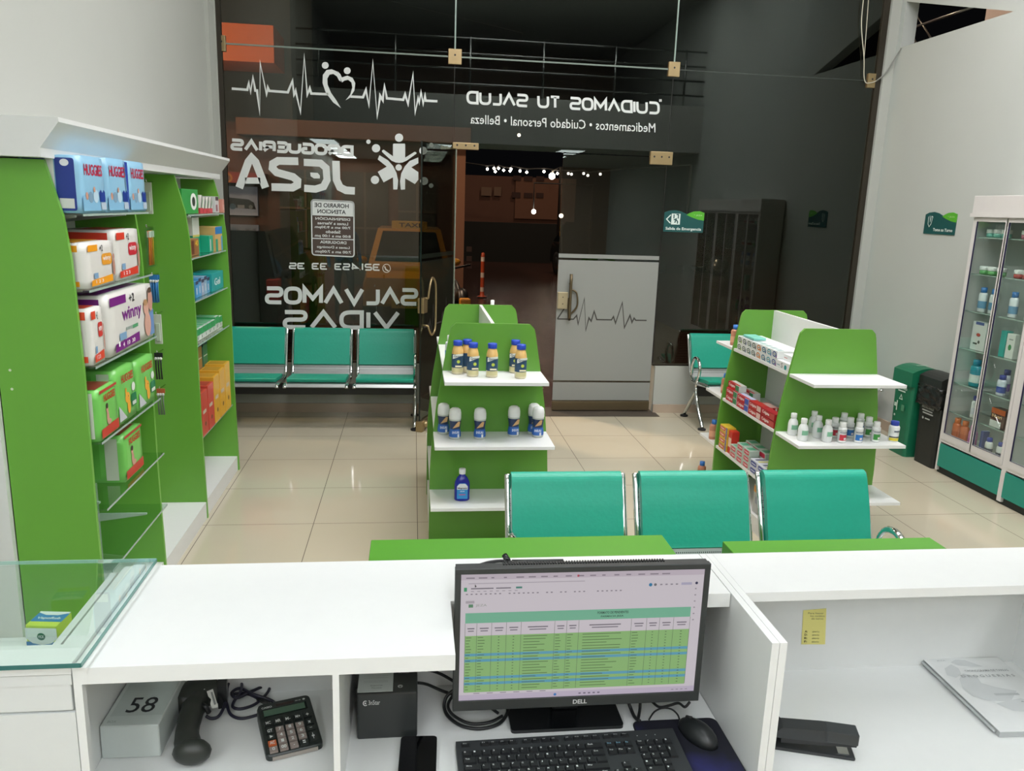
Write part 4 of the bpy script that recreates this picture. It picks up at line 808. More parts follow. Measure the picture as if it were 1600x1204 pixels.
# ============================================================ bins
def bin_(y0, y1, c, lab, bag):
    t = thing('waste_bin', lab, 'bin', ((3.85+4.17)/2, (y0+y1)/2, 0)); m = mat(c, .42, n=.04); b = MB(); x0, x1, zt = 3.86, 4.17, .60
    if bag: x0 = 3.90
    def ring(i, z, r=.03): return [(x, y, z) for x, y in rrect(x0+.02-i, y0+.015-i, x1-.015+i, y1-.015+i, r)]
    rs = [ring(0, 0), ring(.008, .3), ring(.014, zt)]; n = len(rs[0]); vv = sum(rs, []); fs = [tuple(range(n))[::-1], tuple(range(2*n, 3*n))]
    for k in range(2):
        for i in range(n): j = (i+1) % n; fs.append((k*n+i, k*n+j, (k+1)*n+j, (k+1)*n+i))
    b.add(vv, fs, m)
    F = FR((x0-.0015+.006, y1-.03, .1), (0, -(y1-y0-.06), 0), (-.006, 0, .5))
    wm = mat('c4d8cc' if not bag else 'a8aca8', .5)
    if not bag: b.text(F, 'APROVECHABLES', .15, .86, .85, .89, wm, 2, True); b.rect(F, .25, .82, .75, .84, wm, 2); b.line(F, [(.5, .77), (.60, .70), (.40, .70)], .006, wm, 2, True); b.rect(F, .1, .56, .3, .62, wm, 2); b.rect(F, .25, .50, .32, .66, wm, 2); b.rect(F, .6, .52, .8, .62, mat('4f8a6a'), 2); b.disc(F, .2, .42, .05, wm, 2)
    else:
        b.line(F, [(.3, .80), (.4, .86)], .006, wm, 2); b.rect(F, .5, .80, .66, .86, mat('6a6e6a'), 2); b.text(F, 'NO', .35, .75, .55, .78, wm, 2, True); b.text(F, 'APROVECHABLES', .15, .68, .85, .72, wm, 2, True); b.rect(F, .2, .64, .8, .66, wm, 2); b.rect(F, .25, .60, .85, .62, wm, 2); b.disc(F, .3, .53, .05, wm, 2); b.rect(F, .42, .52, .7, .54, wm, 2)
    b.build('bin_body', t)
    b = MB(); n = 10; vv = []
    for y in (y0, y1):
        for k in range(n+1):
            a = k/n; vv.append((x0-.012+(x1-x0+.018)*a, y, zt+.02+.10*math.sin(math.pi*min(1, .15+a*.85))**.6))
    for y in (y0, y1): vv += [(x0-.012, y, zt-.03), (x1+.006, y, zt-.03)]
    k1 = n+1; e = 2*k1; fs = [tuple([e]+list(range(k1))+[e+1])[::-1] if 0 else tuple([e+1]+list(range(k1))[::-1]+[e]), tuple([e+2]+list(range(k1, 2*k1))+[e+3])]
    for k in range(n): fs.append((k, k+1, k1+k+1, k1+k))
    fs += [(e, 0, k1, e+2), (e+1, e+3, 2*k1-1, n), (e, e+2, e+3, e+1)]
    b.add(vv, fs, m)
    if not bag: b.rect(FR((x0+.05, y0+.06, zt+.122), (.16, 0, 0), (0, .12, 0)), .2, .3, .8, .5, mat('8fb8a0'), 3)
    b.build('lid', t)
    if bag:
        bm = bmesh.new(); bmesh.ops.create_cube(bm, size=1); bmesh.ops.subdivide_edges(bm, edges=bm.edges[:], cuts=9, use_grid_fill=True); rn = random.Random(4)
        for q in bm.verts:
            j = (rn.random()-.5)*.016; q.co = V(((x0+x1)/2+q.co.x*(x1-x0+.03)+j, (y0+y1)/2+q.co.y*(y1-y0+.004)+j*.7, zt-.07+q.co.z*.16-.02*abs(q.co.y)+j+.02))
        MB().bm(bm, mat('1c1d1c', .25, n=.1, ns=25, bump=.6), True) if 0 else None
        bb = MB(); bb.bm(bm, mat('1c1d1c', .25, n=.1, ns=25, bump=.6), True); bb.build('bin_liner', t)
    return t
bin_(5.612, 5.86, '13694a', 'green recycling bin with curved lid against the right wall', False)
bin_(5.32, 5.585, '1d201e', 'black waste bin with black liner next to the white glass cabinet', True)
# ============================================================ glass cabinets
WF = mat('cfcdca', .4, n=.02); SEAL = mat('191540', .5)
CX0 = 3.911; MY = [5.285, 4.612, 3.94, 3.27]
for mi in range(3):
    ya, yb = MY[mi+1], MY[mi]
    lab = ['white glass-door cabinet nearest the black bin, full of lotions and jars', 'second white glass-door cabinet, at the right edge', 'third white glass-door cabinet towards the counter'][mi]
    t = thing('display_cabinet', lab, 'cabinet', ((CX0+XR)/2, (ya+yb)/2, 0))
    b = MB(); b.box(CX0, yb-.02, .02, XR-.012, yb, 1.90, WF); b.box(CX0, ya, .02, XR-.012, ya+.02, 1.90, WF); b.box(XR-.03, ya+.02, .02, XR-.012, yb-.02, 1.90, mat('b9bcb8', .5)); b.box(CX0, ya+.02, .24, XR-.03, yb-.02, .262, WF); b.box(CX0, ya+.02, 1.86, XR-.03, yb-.02, 1.90, WF); b.build('carcass', t)
    b = MB(); b.box(CX0-.012, ya-.001, 1.89, XR-.012, yb+.012*(mi == 0), 2.019, WF, bev=.003); b.box(CX0-.02, ya-.001, 1.875, XR-.012, yb+.02*(mi == 0), 1.90, WF); b.build('header', t)
    MB().box(CX0-.002, ya+.02, .055, CX0+.016, yb-.02, .225, TEALP).build('kick_panel', t)
    b = MB(); b.box(CX0+.02, ya, 0, XR-.03, yb, .045, mat('1c2422')); b.build('base', t)
    ym = (ya+yb)/2
    for j, (a, c) in enumerate(((ym-.005, yb-.022), (ya+.022, ym+.005))):
        dd = bpy.data.objects.new('door', None); COL.objects.link(dd); dd.parent = t; xo = CX0-.004
        b = MB(); x0, x1 = xo, xo+.014
        b.box(x0, a, .262, x1, a+.022, 1.872, WF); b.box(x0, c-.022, .262, x1, c, 1.872, WF); b.box(x0, a+.022, .262, x1, c-.022, .315, WF); b.box(x0, a+.022, 1.845, x1, c-.022, 1.872, WF); b.build('door_frame', dd)
        MB().box(x0+.004, a+.022, .315, x0+.009, c-.022, 1.845, CLEAR).build('pane', dd)
        b = MB(); b.box(x0-.0015, c-.030, .315, x0+.003, c-.021, 1.845, SEAL); b.box(x0-.0015, a+.022, .312, x0+.003, c-.022, .317, mat('6a6a78')); b.build('seal', dd)
    for z in (1.74, 1.485, 1.223, .953, .695, .475)[:6]:
        s = MB().box(CX0+.03, ya+.022, z-.007, XR-.03, yb-.022, z, SHELFGL).build('glass_shelf', t)
        MB().box(CX0+.029, ya+.022, z-.007, CX0+.0305, yb-.022, z, GEDGE).build('shelf_edge', s)
def cabitem(u, v, z, f, xp=3.99):
    q = at(u, v, x=xp); return (xp, q.y, z)
def jar(loc, c, lab, grp):
    t = thing('cream_jar', lab, 'jar', loc, 0, grp); b = MB(); b.lathe([(.026, 0), (.030, .004), (.030, .028)], mat(c, .3), seg=18); b.build('jar_body', t, world=False)
    b = MB(); b.lathe([(.031, .028), (.032, .03), (.032, .052), (.028, .055), (0, .0555)], mat('e0e2de', .4), seg=18); b.build('lid', t, world=False); return t
JA = jar((3.99, 5.19, 1.741), '78b8a8', 'white lidded jar with teal base on the highest cabinet shelf', 'teal jars')
for y in (5.12, 5.04): dup(JA, (3.99, y, 1.741))
JB = jar((3.99, 4.86, 1.741), 'b87888', 'white lidded jar with rose base on the highest cabinet shelf', 'rose jars')
for y in (4.79, 4.72): dup(JB, (3.99, y, 1.741))
JC = jar((3.99, 5.20, 1.486), '6cae6c', 'white lidded jar with green base on the second cabinet shelf', 'green jars')
for y in (5.12, 5.03): dup(JC, (3.99, y, 1.486))
JD = jar((3.99, 4.87, 1.486), 'a83c34', 'white lidded jar with dark red base on the second cabinet shelf', 'red jars')
for y in (4.79, 4.71): dup(JD, (3.99, y, 1.486))
la = lotion((3.99, 5.17, 1.224), .17, 'dfe4e6', 'white lotion bottle, blue cap, left end of the third cabinet shelf', cap='3a78b8', band='6a98b8', r=.034, rz=R_(90)); dup(la, (3.99, 5.06, 1.224), None, 'white lotion bottle, blue cap, half hidden by the door frame'); dup(la, (3.99, 4.87, 1.224), None, 'white lotion bottle, blue cap, behind the second door'); dup(la, (3.99, 4.72, 1.224), None, 'white lotion bottle at the right part of the third cabinet shelf')
carton(3.97, 5.06, .954, 4.02, 5.20, 1.154, 'dcdedb', [('l', [('r', .2, .9, .8, 1, '5a68a0'), ('d', .5, .55, .15, 'b04a40', .06), ('r', .2, .2, .5, .26, '4a4c48'), ('d', .6, .3, .08, '5a5c58', .06)])], 'white carton with red spot on the fourth cabinet shelf', 'box', 'product_box')
carton(3.97, 4.865, .954, 4.02, 4.915, 1.13, '2aa89c', [], 'slim turquoise carton on the fourth cabinet shelf', 'box', 'product_box')
carton(3.97, 4.78, .954, 4.01, 4.855, 1.12, 'dfe1dc', [('l', [('d', .5, .45, .2, '2f8a4c', .12), ('r', .3, .75, .8, .8, '9aa09c')])], 'white carton with green leaf on the fourth cabinet shelf', 'box', 'product_box')
lotion((3.99, 4.70, .954), .16, 'b8c4b0', 'pale green bottle on the fourth cabinet shelf', cap='c8d0c4', band='5a8a5c', r=.03)
lotion((3.99, 5.12, .696), .19, '2a8ca0', 'large teal bottle with white label on the fifth cabinet shelf', cap='1c7c98', band='d8e0dc', r=.045, rz=R_(90))
lb_ = lotion((4.03, 4.87, .696), .17, 'd0d0dc', 'white and purple bottle with navy cap, rear one of the pair', cap='2a3070', band='8a6ab0', r=.035, rz=R_(90)); lotion((3.97, 4.83, .696), .14, 'd4d8e4', 'white and blue bottle with navy cap, front one of the pair', cap='2a3a90', band='3a50a0', r=.035, rz=R_(90))
lotion((3.99, 4.70, .696), .15, '4aa880', 'green and mauve bottle on the fifth cabinet shelf', cap='a880a8', band='4aa880', r=.03)
lotion((3.99, 5.08, .476), .155, 'e2e4e2', 'slim white bottle with navy cap on the sixth cabinet shelf', cap='2a3078', band='d0d4dc', r=.022)
carton(3.96, 4.74, .476, 4.02, 4.87, .476+.13, '5a3c34', [('l', [('r', 0, .72, 1, 1, 'c06030'), ('t', 'Nutri', .1, .5, .8, .68, 'e8c090', 1), ('r', 0, 0, .8, .35, 'd8dad6')])], 'brown, orange and white carton on the sixth cabinet shelf', 'box', 'product_box')
for i in range(2): lotion((3.97, 5.195-i*.085, .263), .175, 'c8683a', 'orange bottle at the bottom of the nearest cabinet, %s' % ['beside the frame', 'between the orange and pink ones'][i], cap='d07038', band='b85828', r=.036, rz=R_(90))
lotion((3.97, 5.02, .263), .165, 'c87ab0', 'pink bottle at the bottom of the nearest cabinet', cap='d080b8', band='b860a0', r=.036, rz=R_(90))
carton(3.95, 4.90, .263, 4.0, 4.925, .42, '4a5a90', [], 'slim slate blue carton behind the second door, bottom shelf', 'box', 'product_box')
for i, (y, xx, h) in enumerate(((4.84, 3.96, .13), (4.80, 4.05, .17), (4.73, 3.96, .13), (4.69, 4.05, .17))): lotion((xx, y, .263), h, 'e2e2de' if i % 2 == 0 else 'e4dccc', ['short white bottle at front left', 'taller cream banded bottle at rear left', 'short white bottle at front right', 'taller cream banded bottle at rear right'][i]+' behind the second cabinet door, bottom shelf', cap='3c4a9c' if i % 2 == 0 else '6c78b0', band='4a5060' if i % 2 == 0 else 'd8b88c', r=.03, rz=R_(90))
for i, (y, z) in enumerate(((4.45, 1.224), (4.42, .954), (4.47, .696), (4.40, .476), (4.45, .263))): lotion((3.99, y, z), .15, ['dfe0dc', '8ab0c0', 'd8c8d8', 'c8b890', 'd0d8d0'][i], ['white', 'blue grey', 'lilac', 'tan', 'pale green'][i]+' bottle in the second cabinet at the right edge', band=['a03a40', '3a70a0', '8a4a90', '7a5a30', '3a8a50'][i], r=.03)
# ============================================================ signs
DT = '12504f'
def sign(P, uvec, w_, h_, lab, kind):
    b = MB(); F = FR(P, V(uvec)*w_, V((0, 0, h_))); n = F.n
    wave = [(0, 0), (1, 0), (1, .80)]+[(1-t*.1, .80+.18*math.sin(t*.35)) for t in range(0)]+[(.9, .70), (.75, .62), (.55, .82), (.42, .95), (.28, 1), (.12, .97), (0, .88)]
    wave = [(0, 0), (1, 0), (1, .62), (.85, .66), (.70, .74), (.55, .85), (.42, .95), (.28, 1), (.12, .97), (0, .88)]
    leaf = [(.55, .80), (.68, .70), (.85, .60), (1, .56), (1, .92), (.88, .99), (.74, .97), (.64, .9)]
    b.prism([F.p(x, y, 0) for x, y in wave], n*.006, mat(DT, .4)); b.prism([F.p(x, y, 0) for x, y in leaf], n*.0075, mat('55ac2e', .4))
    F2 = FR(F.o+n*.008, F.u, F.v); wm = mat('d8e6e0', .5)
    b.text(F2, '* JEZA', .74, .75, .95, .83, mat('b8dca0'), 1)
    if kind == 'exit':
        b.text(F2, 'Salida de Emergencia', .05, .05, .95, .22, wm, 1, True); b.line(F2, [(.16, .78), (.06, .58), (.16, .40)], .009, wm, 1)
        b.rect(F2, .18, .34, .40, .84, wm, 1)
        for pts in ([(.24, .80), (.24, .62)], [(.30, .80), (.35, .80), (.35, .62)], [(.24, .55), (.30, .60), (.27, .42)], [(.30, .56), (.34, .48), (.34, .38)]): b.line(F2, pts, .010, mat(DT), 2)
    else:
        b.text(F2, 'Tome su Turno', .32, .13, .94, .27, wm, 1, True)
        b.line(F2, [(.12, .78), (.13, .45), (.18, .32), (.23, .45), (.26, .78), (.22, .80), (.19, .55), (.165, .82)], .005, wm, 1)
    return one(b, 'wall_sign', lab, 'sign')
q0 = at(1036, 364, y=YF-.012); q1 = at(1098, 364, y=YF-.012)
sign(V((q0.x, YF-.006, 1.665)), (1, 0, 0), q1.x-q0.x, .19, 'green emergency exit sign stuck on the dark right window', 'exit')
sign(V((XR-.001, 6.255, 1.735)), (0, -1, 0), .39, .175, 'green take-your-turn sign on the right wall beside the white cabinet', 'turn')
# ============================================================ reception counter
YD, YB2, YR, ZTOP, ZD_ = 1.332, 1.742, 1.538, 1.022, .70
t = thing('reception_counter', 'white reception counter with open compartments, left and middle part', 'counter', (.05, 1.54, 0))
b = MB(); b.prism([(-.588, YD, ZTOP-.032), (.083, YD, ZTOP-.032), (.083, YR, ZTOP-.032), (.699, YR, ZTOP-.032), (.699, YB2, ZTOP-.032), (-.588, YB2, ZTOP-.032)], (0, 0, .032), WHITE); b.build('countertop', t)
b = MB(); b.box(-.588, YD, 0, -.574, YD+.016, ZTOP-.032, WHITE); b.box(-.645, YD+.018, 0, -.630, YB2-.015, ZTOP-.034, WHITE); b.build('side_panel', t)
b = MB(); b.box(-.1415, YD, ZD_, -.1295, YB2-.015, ZTOP-.032, WHITE); b.build('divider_panel', t)
b = MB(); b.box(-.645, YB2-.015, 0, .699, YB2, ZTOP-.032, WHITE2); b.build('back_panel', t)
b = MB(); b.box(-.574, YD, ZD_-.028, .699, YD+.02, ZD_, WHITE); b.box(-.630, YD+.018, ZD_-.028, .699, YB2-.015, ZD_, WHITE); b.build('desk_board', t)
b = MB(); b.box(.701, YD, 0, .7165, YB2, ZTOP, WHITE); b.build('side_panel', t)
t = thing('reception_counter', 'white reception counter right of the monitor, with note and booklet inside', 'counter', (1.2, 1.54, 0))
b = MB(); b.box(.7175, YD, 0, .733, YB2, ZTOP, WHITE); b.build('side_panel', t)
b = MB(); b.box(.7335, YR, ZTOP-.022, 2.3, YB2, ZTOP, WHITE); b.build('countertop', t)
b = MB(); b.box(.7335, YB2-.012, 0, 2.3, YB2, ZTOP-.022, WHITE2); b.build('back_panel', t)
b = MB(); b.box(.7335, YD, ZD_-.028, 1.590, YB2-.012, ZD_, WHITE); b.build('desk_board', t)
b = MB(); b.box(1.5905, YD, 0, 1.606, YB2-.012, ZTOP-.022, WHITE); b.build('side_panel', t)
b = MB(); b.box(1.6065, YD, ZD_-.028, 2.3, YB2-.012, ZD_, WHITE); b.build('desk_board', t)
# green front units
for (ua, va), (ub, vb), lab in (((580, 842), (1035, 836), 'bright green ledge in front of the counter, left of the gap'), ((1128, 844), (1454, 840), 'bright green ledge in front of the counter, right of the gap')):
    a = at(ua, va, z=.9); c = at(ub, vb, z=.9); b = MB(); yy = (a.y+c.y)/2; b.box(a.x, YB2+.003, 0, c.x, yy, .9, mat('4a8a22', .4, n=.02, ns=6), bev=.002); one(b, 'counter_front_unit', lab, 'counter')
# ------------------------------------------------------------ glass display case at the far left
t = thing('display_case', 'glass-topped white display case at the left end of the counter', 'display case', (-.95, 1.53, 0)); XC = -.5895; XC0 = -1.35
b = MB(); b.box(XC0, YD, 0, XC, YD+.017, .935, WHITE2); b.box(XC0, YD+.018, .0, -.648, YB2-.011, .86, WHITE2); b.build('cabinet_body', t)
b = MB(); b.box(XC0, YD+.002, .938, XC-.004, YD+.016, 1.008, WHITE2, bev=.002); b.box(XC0, YD, .990, XC-.001, YD+.004, 1.010, WHITE2); b.build('drawer', t)
b = MB(); b.box(XC0, YD-.002, 1.012, XC, YD+.068, 1.030, WHITE); b.box(-.662, YD+.068, .83, -.648, YB2-.012, 1.012, WHITE); b.box(XC-.022, YD+.068, 1.012, XC, YB2-.012, 1.030, WHITE); b.box(XC-.04, YD+.068, 1.012, XC-.022, YB2-.02, 1.030, WHITE); b.build('top_frame', t)
MB().box(XC0, YB2-.010, .83, XC-.0, YB2-.004, 1.030, CLEAR).build('front_glass', t)
g = MB().box(XC0, YD-.012, 1.031, XC+.022, YB2-.002, 1.039, CLEAR).build('top_glass', t)
b = MB(); b.box(XC0, YD-.0135, 1.031, XC+.022, YD-.012, 1.039, mat('2f6a66', .15)); b.box(XC+.022, YD-.012, 1.031, XC+.0235, YB2-.002, 1.039, mat('5d8f86', .15)); b.box(XC0, YB2-.002, 1.031, XC+.022, YB2-.0005, 1.039, mat('9fc4b8', .15)); b.build('polished_edge', t)
# ointment box inside
b = MB(); q = at(66, 978, z=.933); bx, by = q.x, q.y+.03
b.box(-.033, -.03, 0, .033, .03, .072, mat('c4d860', .4), bev=.0015, seg=1)
F = FR((-.033, -.0303, 0), (.066, 0, 0), (0, 0, .072)); FT = FR((-.033, -.03, .0722), (.066, 0, 0), (0, .06, 0)); bl = mat('2a78b8', .4)
b.rect(F, 0, 0, 1, .5, bl, 1); b.poly(F, [(0, .95), (0, .62), (.2, .46), (.5, .40), (.8, .46), (1, .62), (1, .95)], mat('dfe6e4', .4), 2); b.disc(F, .5, .68, .13, mat('2a6a5c', .4), 3); b.text(F, 'VICK', .4, .64, .6, .73, mat('dfe6e4'), 4, True); b.text(F, 'VapoRub', .15, .1, .85, .28, mat('dfe6e4'), 2, True)
b.rect(FT, 0, .3, 1, .9, bl, 1); b.poly(FT, [(0, 1), (0, .92), (.3, .75), (.7, .75), (1, .92), (1, 1)], mat('dfe6e4', .4), 2); b.text(FT, 'VapoRub', .12, .42, .88, .62, mat('dfe6e4'), 2, True); b.rect(FT, 0, 0, 1, .3, mat('c8dc58', .4), 1)
b.rect(FR((.0332, -.03, 0), (0, .06, 0), (0, 0, .072)), 0, 0, 1, 1, mat('c8e04c', .4), 0)
o = b.build('ointment_box'); o.location = (bx, by, .861); o.rotation_euler = (0, 0, R_(-6)); tag(o, 'small blue, white and lime ointment box inside the glass case', 'box')
# ------------------------------------------------------------ left compartment
def place(o, x, y, z, rz=0): o.location = (x, y, z); o.rotation_euler = (0, 0, rz); return o
b = MB(); w58 = mat('c3ccc8', .35, n=.02)
a0 = at(160, 1185, z=ZD_); a1 = at(250, 1178, z=ZD_)
b.box(-.058, 0, 0, .058, .19, .075, w58, bev=.002, seg=1)
F = FR((-.058, 0, .0752), (.116, 0, 0), (0, .19, 0)); b.rect(F, .08, .17, .98, .98, mat('b7c1bd', .4), 1); b.text(F, '58', .30, .22, .78, .50, INK, 2); b.text(F, 'BOX', .1, .05, .25, .09, mat('98a4a0'), 2)
tag(place(b.build('cardboard_box'), -.570, 1.515, ZD_+.0005, R_(-1)), 'pale grey box printed 58 in the left compartment', 'box')
# scanner
t = thing('barcode_scanner', 'dark grey handheld barcode scanner lying beside the box printed 58', 'scanner', (-.40, 1.55, ZD_)); SCM = mat('2c302b', .42, n=.06); hz = ZD_+.03
def A(u, v, z=hz): return at(u, v, z=z)
b = MB()
pts = [A(296, 1172), A(292, 1150), A(296, 1125), A(303, 1105), A(310, 1090)]
b.tube(smooth(pts, 4), [.026]*4+[.024]*4+[.025]*4+[.027]*4+[.028], SCM, 14, flat=.95); b.ball(A(300, 1174), .031, SCM, (1.25, .75, .9)); b.build('handle', t)
b = MB(); hp = [A(283, 1104), A(296, 1090), A(318, 1079), A(338, 1073)]
b.tube(smooth(hp, 5), [.028+.012*min(1, k/7) for k in range(16)], SCM, 16, flat=.85); b.build('head', t)
b = MB(); d = (A(345, 1073)-A(330, 1075)).normalized(); c = A(342, 1072); sd = V((-d.y, d.x, 0))
b.prism([c-sd*.046+V((0, 0, -.028)), c+sd*.040+V((0, 0, -.028)), c+sd*.045+V((0, 0, .03)), c-sd*.05+V((0, 0, .03))], d*.02, BLACKG); b.build('scan_window', t)
b = MB(); Fq = FR(A(331, 1108, hz+.0345), A(341, 1104, hz+.0345)-A(331, 1108, hz+.0345), A(323, 1080, hz+.0345)-A(331, 1108, hz+.0345)); b.poly(Fq, [(0, 0), (1, 0), (1, 1), (0, 1), (.0, .7), (.3, .5), (0, .3)], PAPER, 1); b.rect(Fq, .5, .15, .8, .85, mat('8a8e8c'), 2); b.disc(Fq, -.25, 1.15, .12, PAPER, 1); b.build('sticker', t)
b = MB(); b.tube([A(316, 1100, hz+.01), A(322, 1104, hz+.012), A(326, 1112, hz-.005)], .006, BLACK); b.build('trigger', t)
b = MB(); CB = mat('1b1a2c', .45, n=.03)
b.tube(smooth([at(u, v, z=ZD_+.006+dz) for u, v, dz in ((322, 1118, .01), (330, 1122, .002), (342, 1118, .004), (352, 1098, .01), (356, 1070, .02), (366, 1060, .02), (377, 1064, .02), (376, 1080, .015), (366, 1095, .008), (364, 1104, .006), (376, 1107, .004), (398, 1100, .002), (415, 1085, .002), (421, 1074, .004), (412, 1072, .006), (392, 1080, .01), (370, 1090, .012), (362, 1082, .012), (375, 1075, .012), (395, 1084, .012), (420, 1092, .004), (430, 1099, .002), (424, 1107, .002), (400, 1117, .002), (376, 1122, .002), (360, 1115, .002), (354, 1098, .006))], 5), .0035, CB, 8)
b.tube(smooth([at(u, v, z=ZD_+.008) for u, v in ((363, 1084), (385, 1083), (404, 1091))], 4), .0035, CB, 8); b.tube([at(404, 1091, z=ZD_+.009), at(419, 1099, z=ZD_+.009)], .007, BLACK, 8, flat=.6); b.tube([at(419, 1099, z=ZD_+.009), at(425, 1101, z=ZD_+.009)], .005, STEEL, 4)
b.build('cable', t)
# calculator
c0, c1, c2 = at(401, 1121, z=ZD_), at(482, 1103, z=ZD_), at(416, 1206, z=ZD_)
ux = (c1-c0).normalized(); ang = math.atan2(ux.y, ux.x); CW, CL = .117, .160
t = thing('calculator', 'black desk calculator with grey and one orange key beside the scanner', 'calculator', tuple(c0), ang)
ol = rrect(0, -CL, CW, 0, .014, 5)
def lift(y): return .014+.018*(y+CL)/CL
vv = [(x, y, .001) for x, y in ol]+[(x, y, lift(y)*.8) for x, y in ol]+[(x+(CW/2-x)*.03, y+(-CL/2-y)*.03, lift(y)) for x, y in ol]; n = len(ol)
fs = [tuple(range(n))[::-1], tuple(range(2*n, 3*n))]+[(k*n+i, k*n+(i+1) % n, (k+1)*n+(i+1) % n, (k+1)*n+i) for k in range(2) for i in range(n)]
b = MB(); b.add(vv, fs, mat('232a28', .4, n=.03)); b.box(.012, -CL-.002, .002, CW-.012, -CL+.004, .010, mat('9a948c')); b.build('case', t, world=False)
FC = FR((0, -CL, lift(-CL)), (CW, 0, 0), (0, CL, lift(0)-lift(-CL)))
b = MB(); b.rect(FC, .06, .71, .90, .86, mat('16201c', .2), 1); b.rect(FC, .10, .725, .86, .845, mat('4e6a58', .25), 2); b.rect(FC, .35, .885, .68, .93, mat('3c302e', .2), 1); b.text(FC, 'CASIO', .08, .885, .27, .92, VINYL, 1, True); b.text(FC, 'DX-12B', .71, .905, .81, .925, VINYL, 1); b.disc(FC, .87, .915, .025, VINYL, 1); b.build('display', t, world=False)
KG = mat('8d817b', .45, n=.03); KB_ = mat('222826', .45, n=.03); KO = mat('c8683c', .45)
keys = [['MC', 'MR', 'M-', 'M+', '÷'], ['GT', '7', '8', '9', '×'], ['▶', '4', '5', '6', '−'], ['AC', '1', '2', '3', '+'], ['0', '00', '.', '=', '']]
for r, row in enumerate(keys):
    for k, s in enumerate(row):
        if not s: continue
        x0 = .07+k*.178; y0 = .50-r*.112-(.02 if r else -.02); big = s in '+' and r == 3
        dg = s in '0123456789.' or s == '00'; m = KO if s == 'AC' else KG if dg else KB_
        kb = MB(); p0 = FC.p(x0, y0-(.09 if big else 0), 0); u = FC.u*.14; v = FC.v*(.09+(.09 if big else 0)); n_ = FC.n
        kb.prism([p0, p0+u, p0+u+v, p0+v], n_*.005, m); F = FR(p0+n_*.0052, u, v)
        if s == '▶': kb.poly(F, [(.35, .2), (.35, .8), (.75, .5)], VINYL, 1)
        elif s == '.': kb.disc(F, .5, .35, .07, VINYL, 1)
        elif s in '−': kb.rect(F, .35, .45, .65, .55, VINYL, 1)
        else: kb.text(F, s, .32 if len(s) == 1 else .18, .2, .68 if len(s) == 1 else .82, .8, VINYL, 1, True)
        kb.build('key', t, world=False)
# ------------------------------------------------------------ middle compartment
b = MB(); b.box(-.125+.012, 1.538, ZD_, .016, 1.72, ZD_+.111, mat('2c302f', .3, n=.03), bev=.004)
F = FR((-.113, 1.5378, ZD_), (.129, 0, 0), (0, 0, .111)); b.text(F, '3nStar', .19, .76, .38, .86, VINYL, 1); b.line(F, [(.14+.035*math.cos(a*.5), .80+.05*math.sin(a*.5)) for a in range(2, 12)], .002, VINYL, 1); b.disc(F, .14, .80, .015, VINYL, 1)
F = FR((-.113, 1.538, ZD_+.1112), (.129, 0, 0), (0, .18, 0)); b.text(F, 'POWER', .68, .38, .86, .44, STEEL, 1); b.line(F, [(.71+.035*math.cos(a*.4), .12+.028*math.sin(a*.4)) for a in range(16)], .0015, VINYL, 1, True); b.line(F, [(.69, .11), (.70, .13), (.72, .13), (.73, .11)], .0015, VINYL, 1)
one(b, 'receipt_printer', 'black receipt printer box in the compartment left of the monitor', 'printer')
b = MB(); F = FR((-.112, 1.541, ZD_+.1124), (.075, 0, 0), (0, .10, 0)); b.prism([F.p(0, 0, 0), F.p(1, 0, 0), F.p(1, 1, 0), F.p(0, 1, 0)], (0, 0, .001), mat('b9c0bb', .7)); F = FR(F.o+V((0, 0, .0011)), F.u, F.v)
for y in (.33, .38, .5, .58): b.rect(F, .15, y, .85, y+.012, mat('9aa09c'), 1)
b.text(F, 'Soporte', .35, .18, .7, .24, mat('6c706e'), 1); b.text(F, 'Técnico', .38, .1, .68, .15, mat('6c706e'), 1)
one(b, 'paper_slip', 'white printed slip lying on the black receipt printer', 'paper')
# phone
p0, p1 = at(627, 1150, z=ZD_+.009), at(683, 1149, z=ZD_+.009); b = MB(); PW = (p1-p0).length
b.prism([(x, y, 0) for x, y in rrect(0, -.155, PW, 0, .010, 5)], (0, 0, .009), mat('15181a', .25)); F = FR((0, -.155, .0091), (PW, 0, 0), (0, .155, 0)); b.poly(F, rrect(.03, .012, .97, .988, .06), mat('08090b', .06, n=0), 1)
o = b.build('smartphone'); tag(place(o, p0.x, p0.y, ZD_+.0005, math.atan2((p1-p0).y, (p1-p0).x)), 'black smartphone lying face up left of the keyboard', 'phone')
# ------------------------------------------------------------ monitor
MX0, MX1, MZ0, MZ1, MYF = .0895, .6315, .787, 1.1135, 1.497
t = thing('monitor', 'black desktop monitor showing a green and blue spreadsheet', 'monitor', ((MX0+MX1)/2, 1.56, ZD_)); PL = mat('2e3232', .45, n=.05)
b = MB(); bz = .0125
b.box(MX0, MYF, MZ1-bz, MX1, MYF+.016, MZ1, PL, bev=.0015); b.box(MX0, MYF, MZ0, MX1, MYF+.016, MZ0+.024, PL, bev=.0015); b.box(MX0, MYF, MZ0+.02, MX0+bz, MYF+.016, MZ1-bz+.004, PL, bev=.0015); b.box(MX1-bz, MYF, MZ0+.02, MX1, MYF+.016, MZ1-bz+.004, PL, bev=.0015)
F = FR((MX0, MYF-.0003, MZ0), (MX1-MX0, 0, 0), (0, 0, .024)); b.text(F, 'DELL', .478, .3, .535, .72, mat('c8ccca', .3), 1, True); b.build('bezel', t)
b = MB(); b.box(MX0+.002, MYF+.016, MZ0+.002, MX1-.002, MYF+.030, MZ1-.002, PL)
for k in range(60): b.box(MX0+.1+k*.0058, MYF+.018, MZ1-.003, MX0+.103+k*.0058, MYF+.029, MZ1+.0008, mat('141616'))
b.build('rear_housing', t)
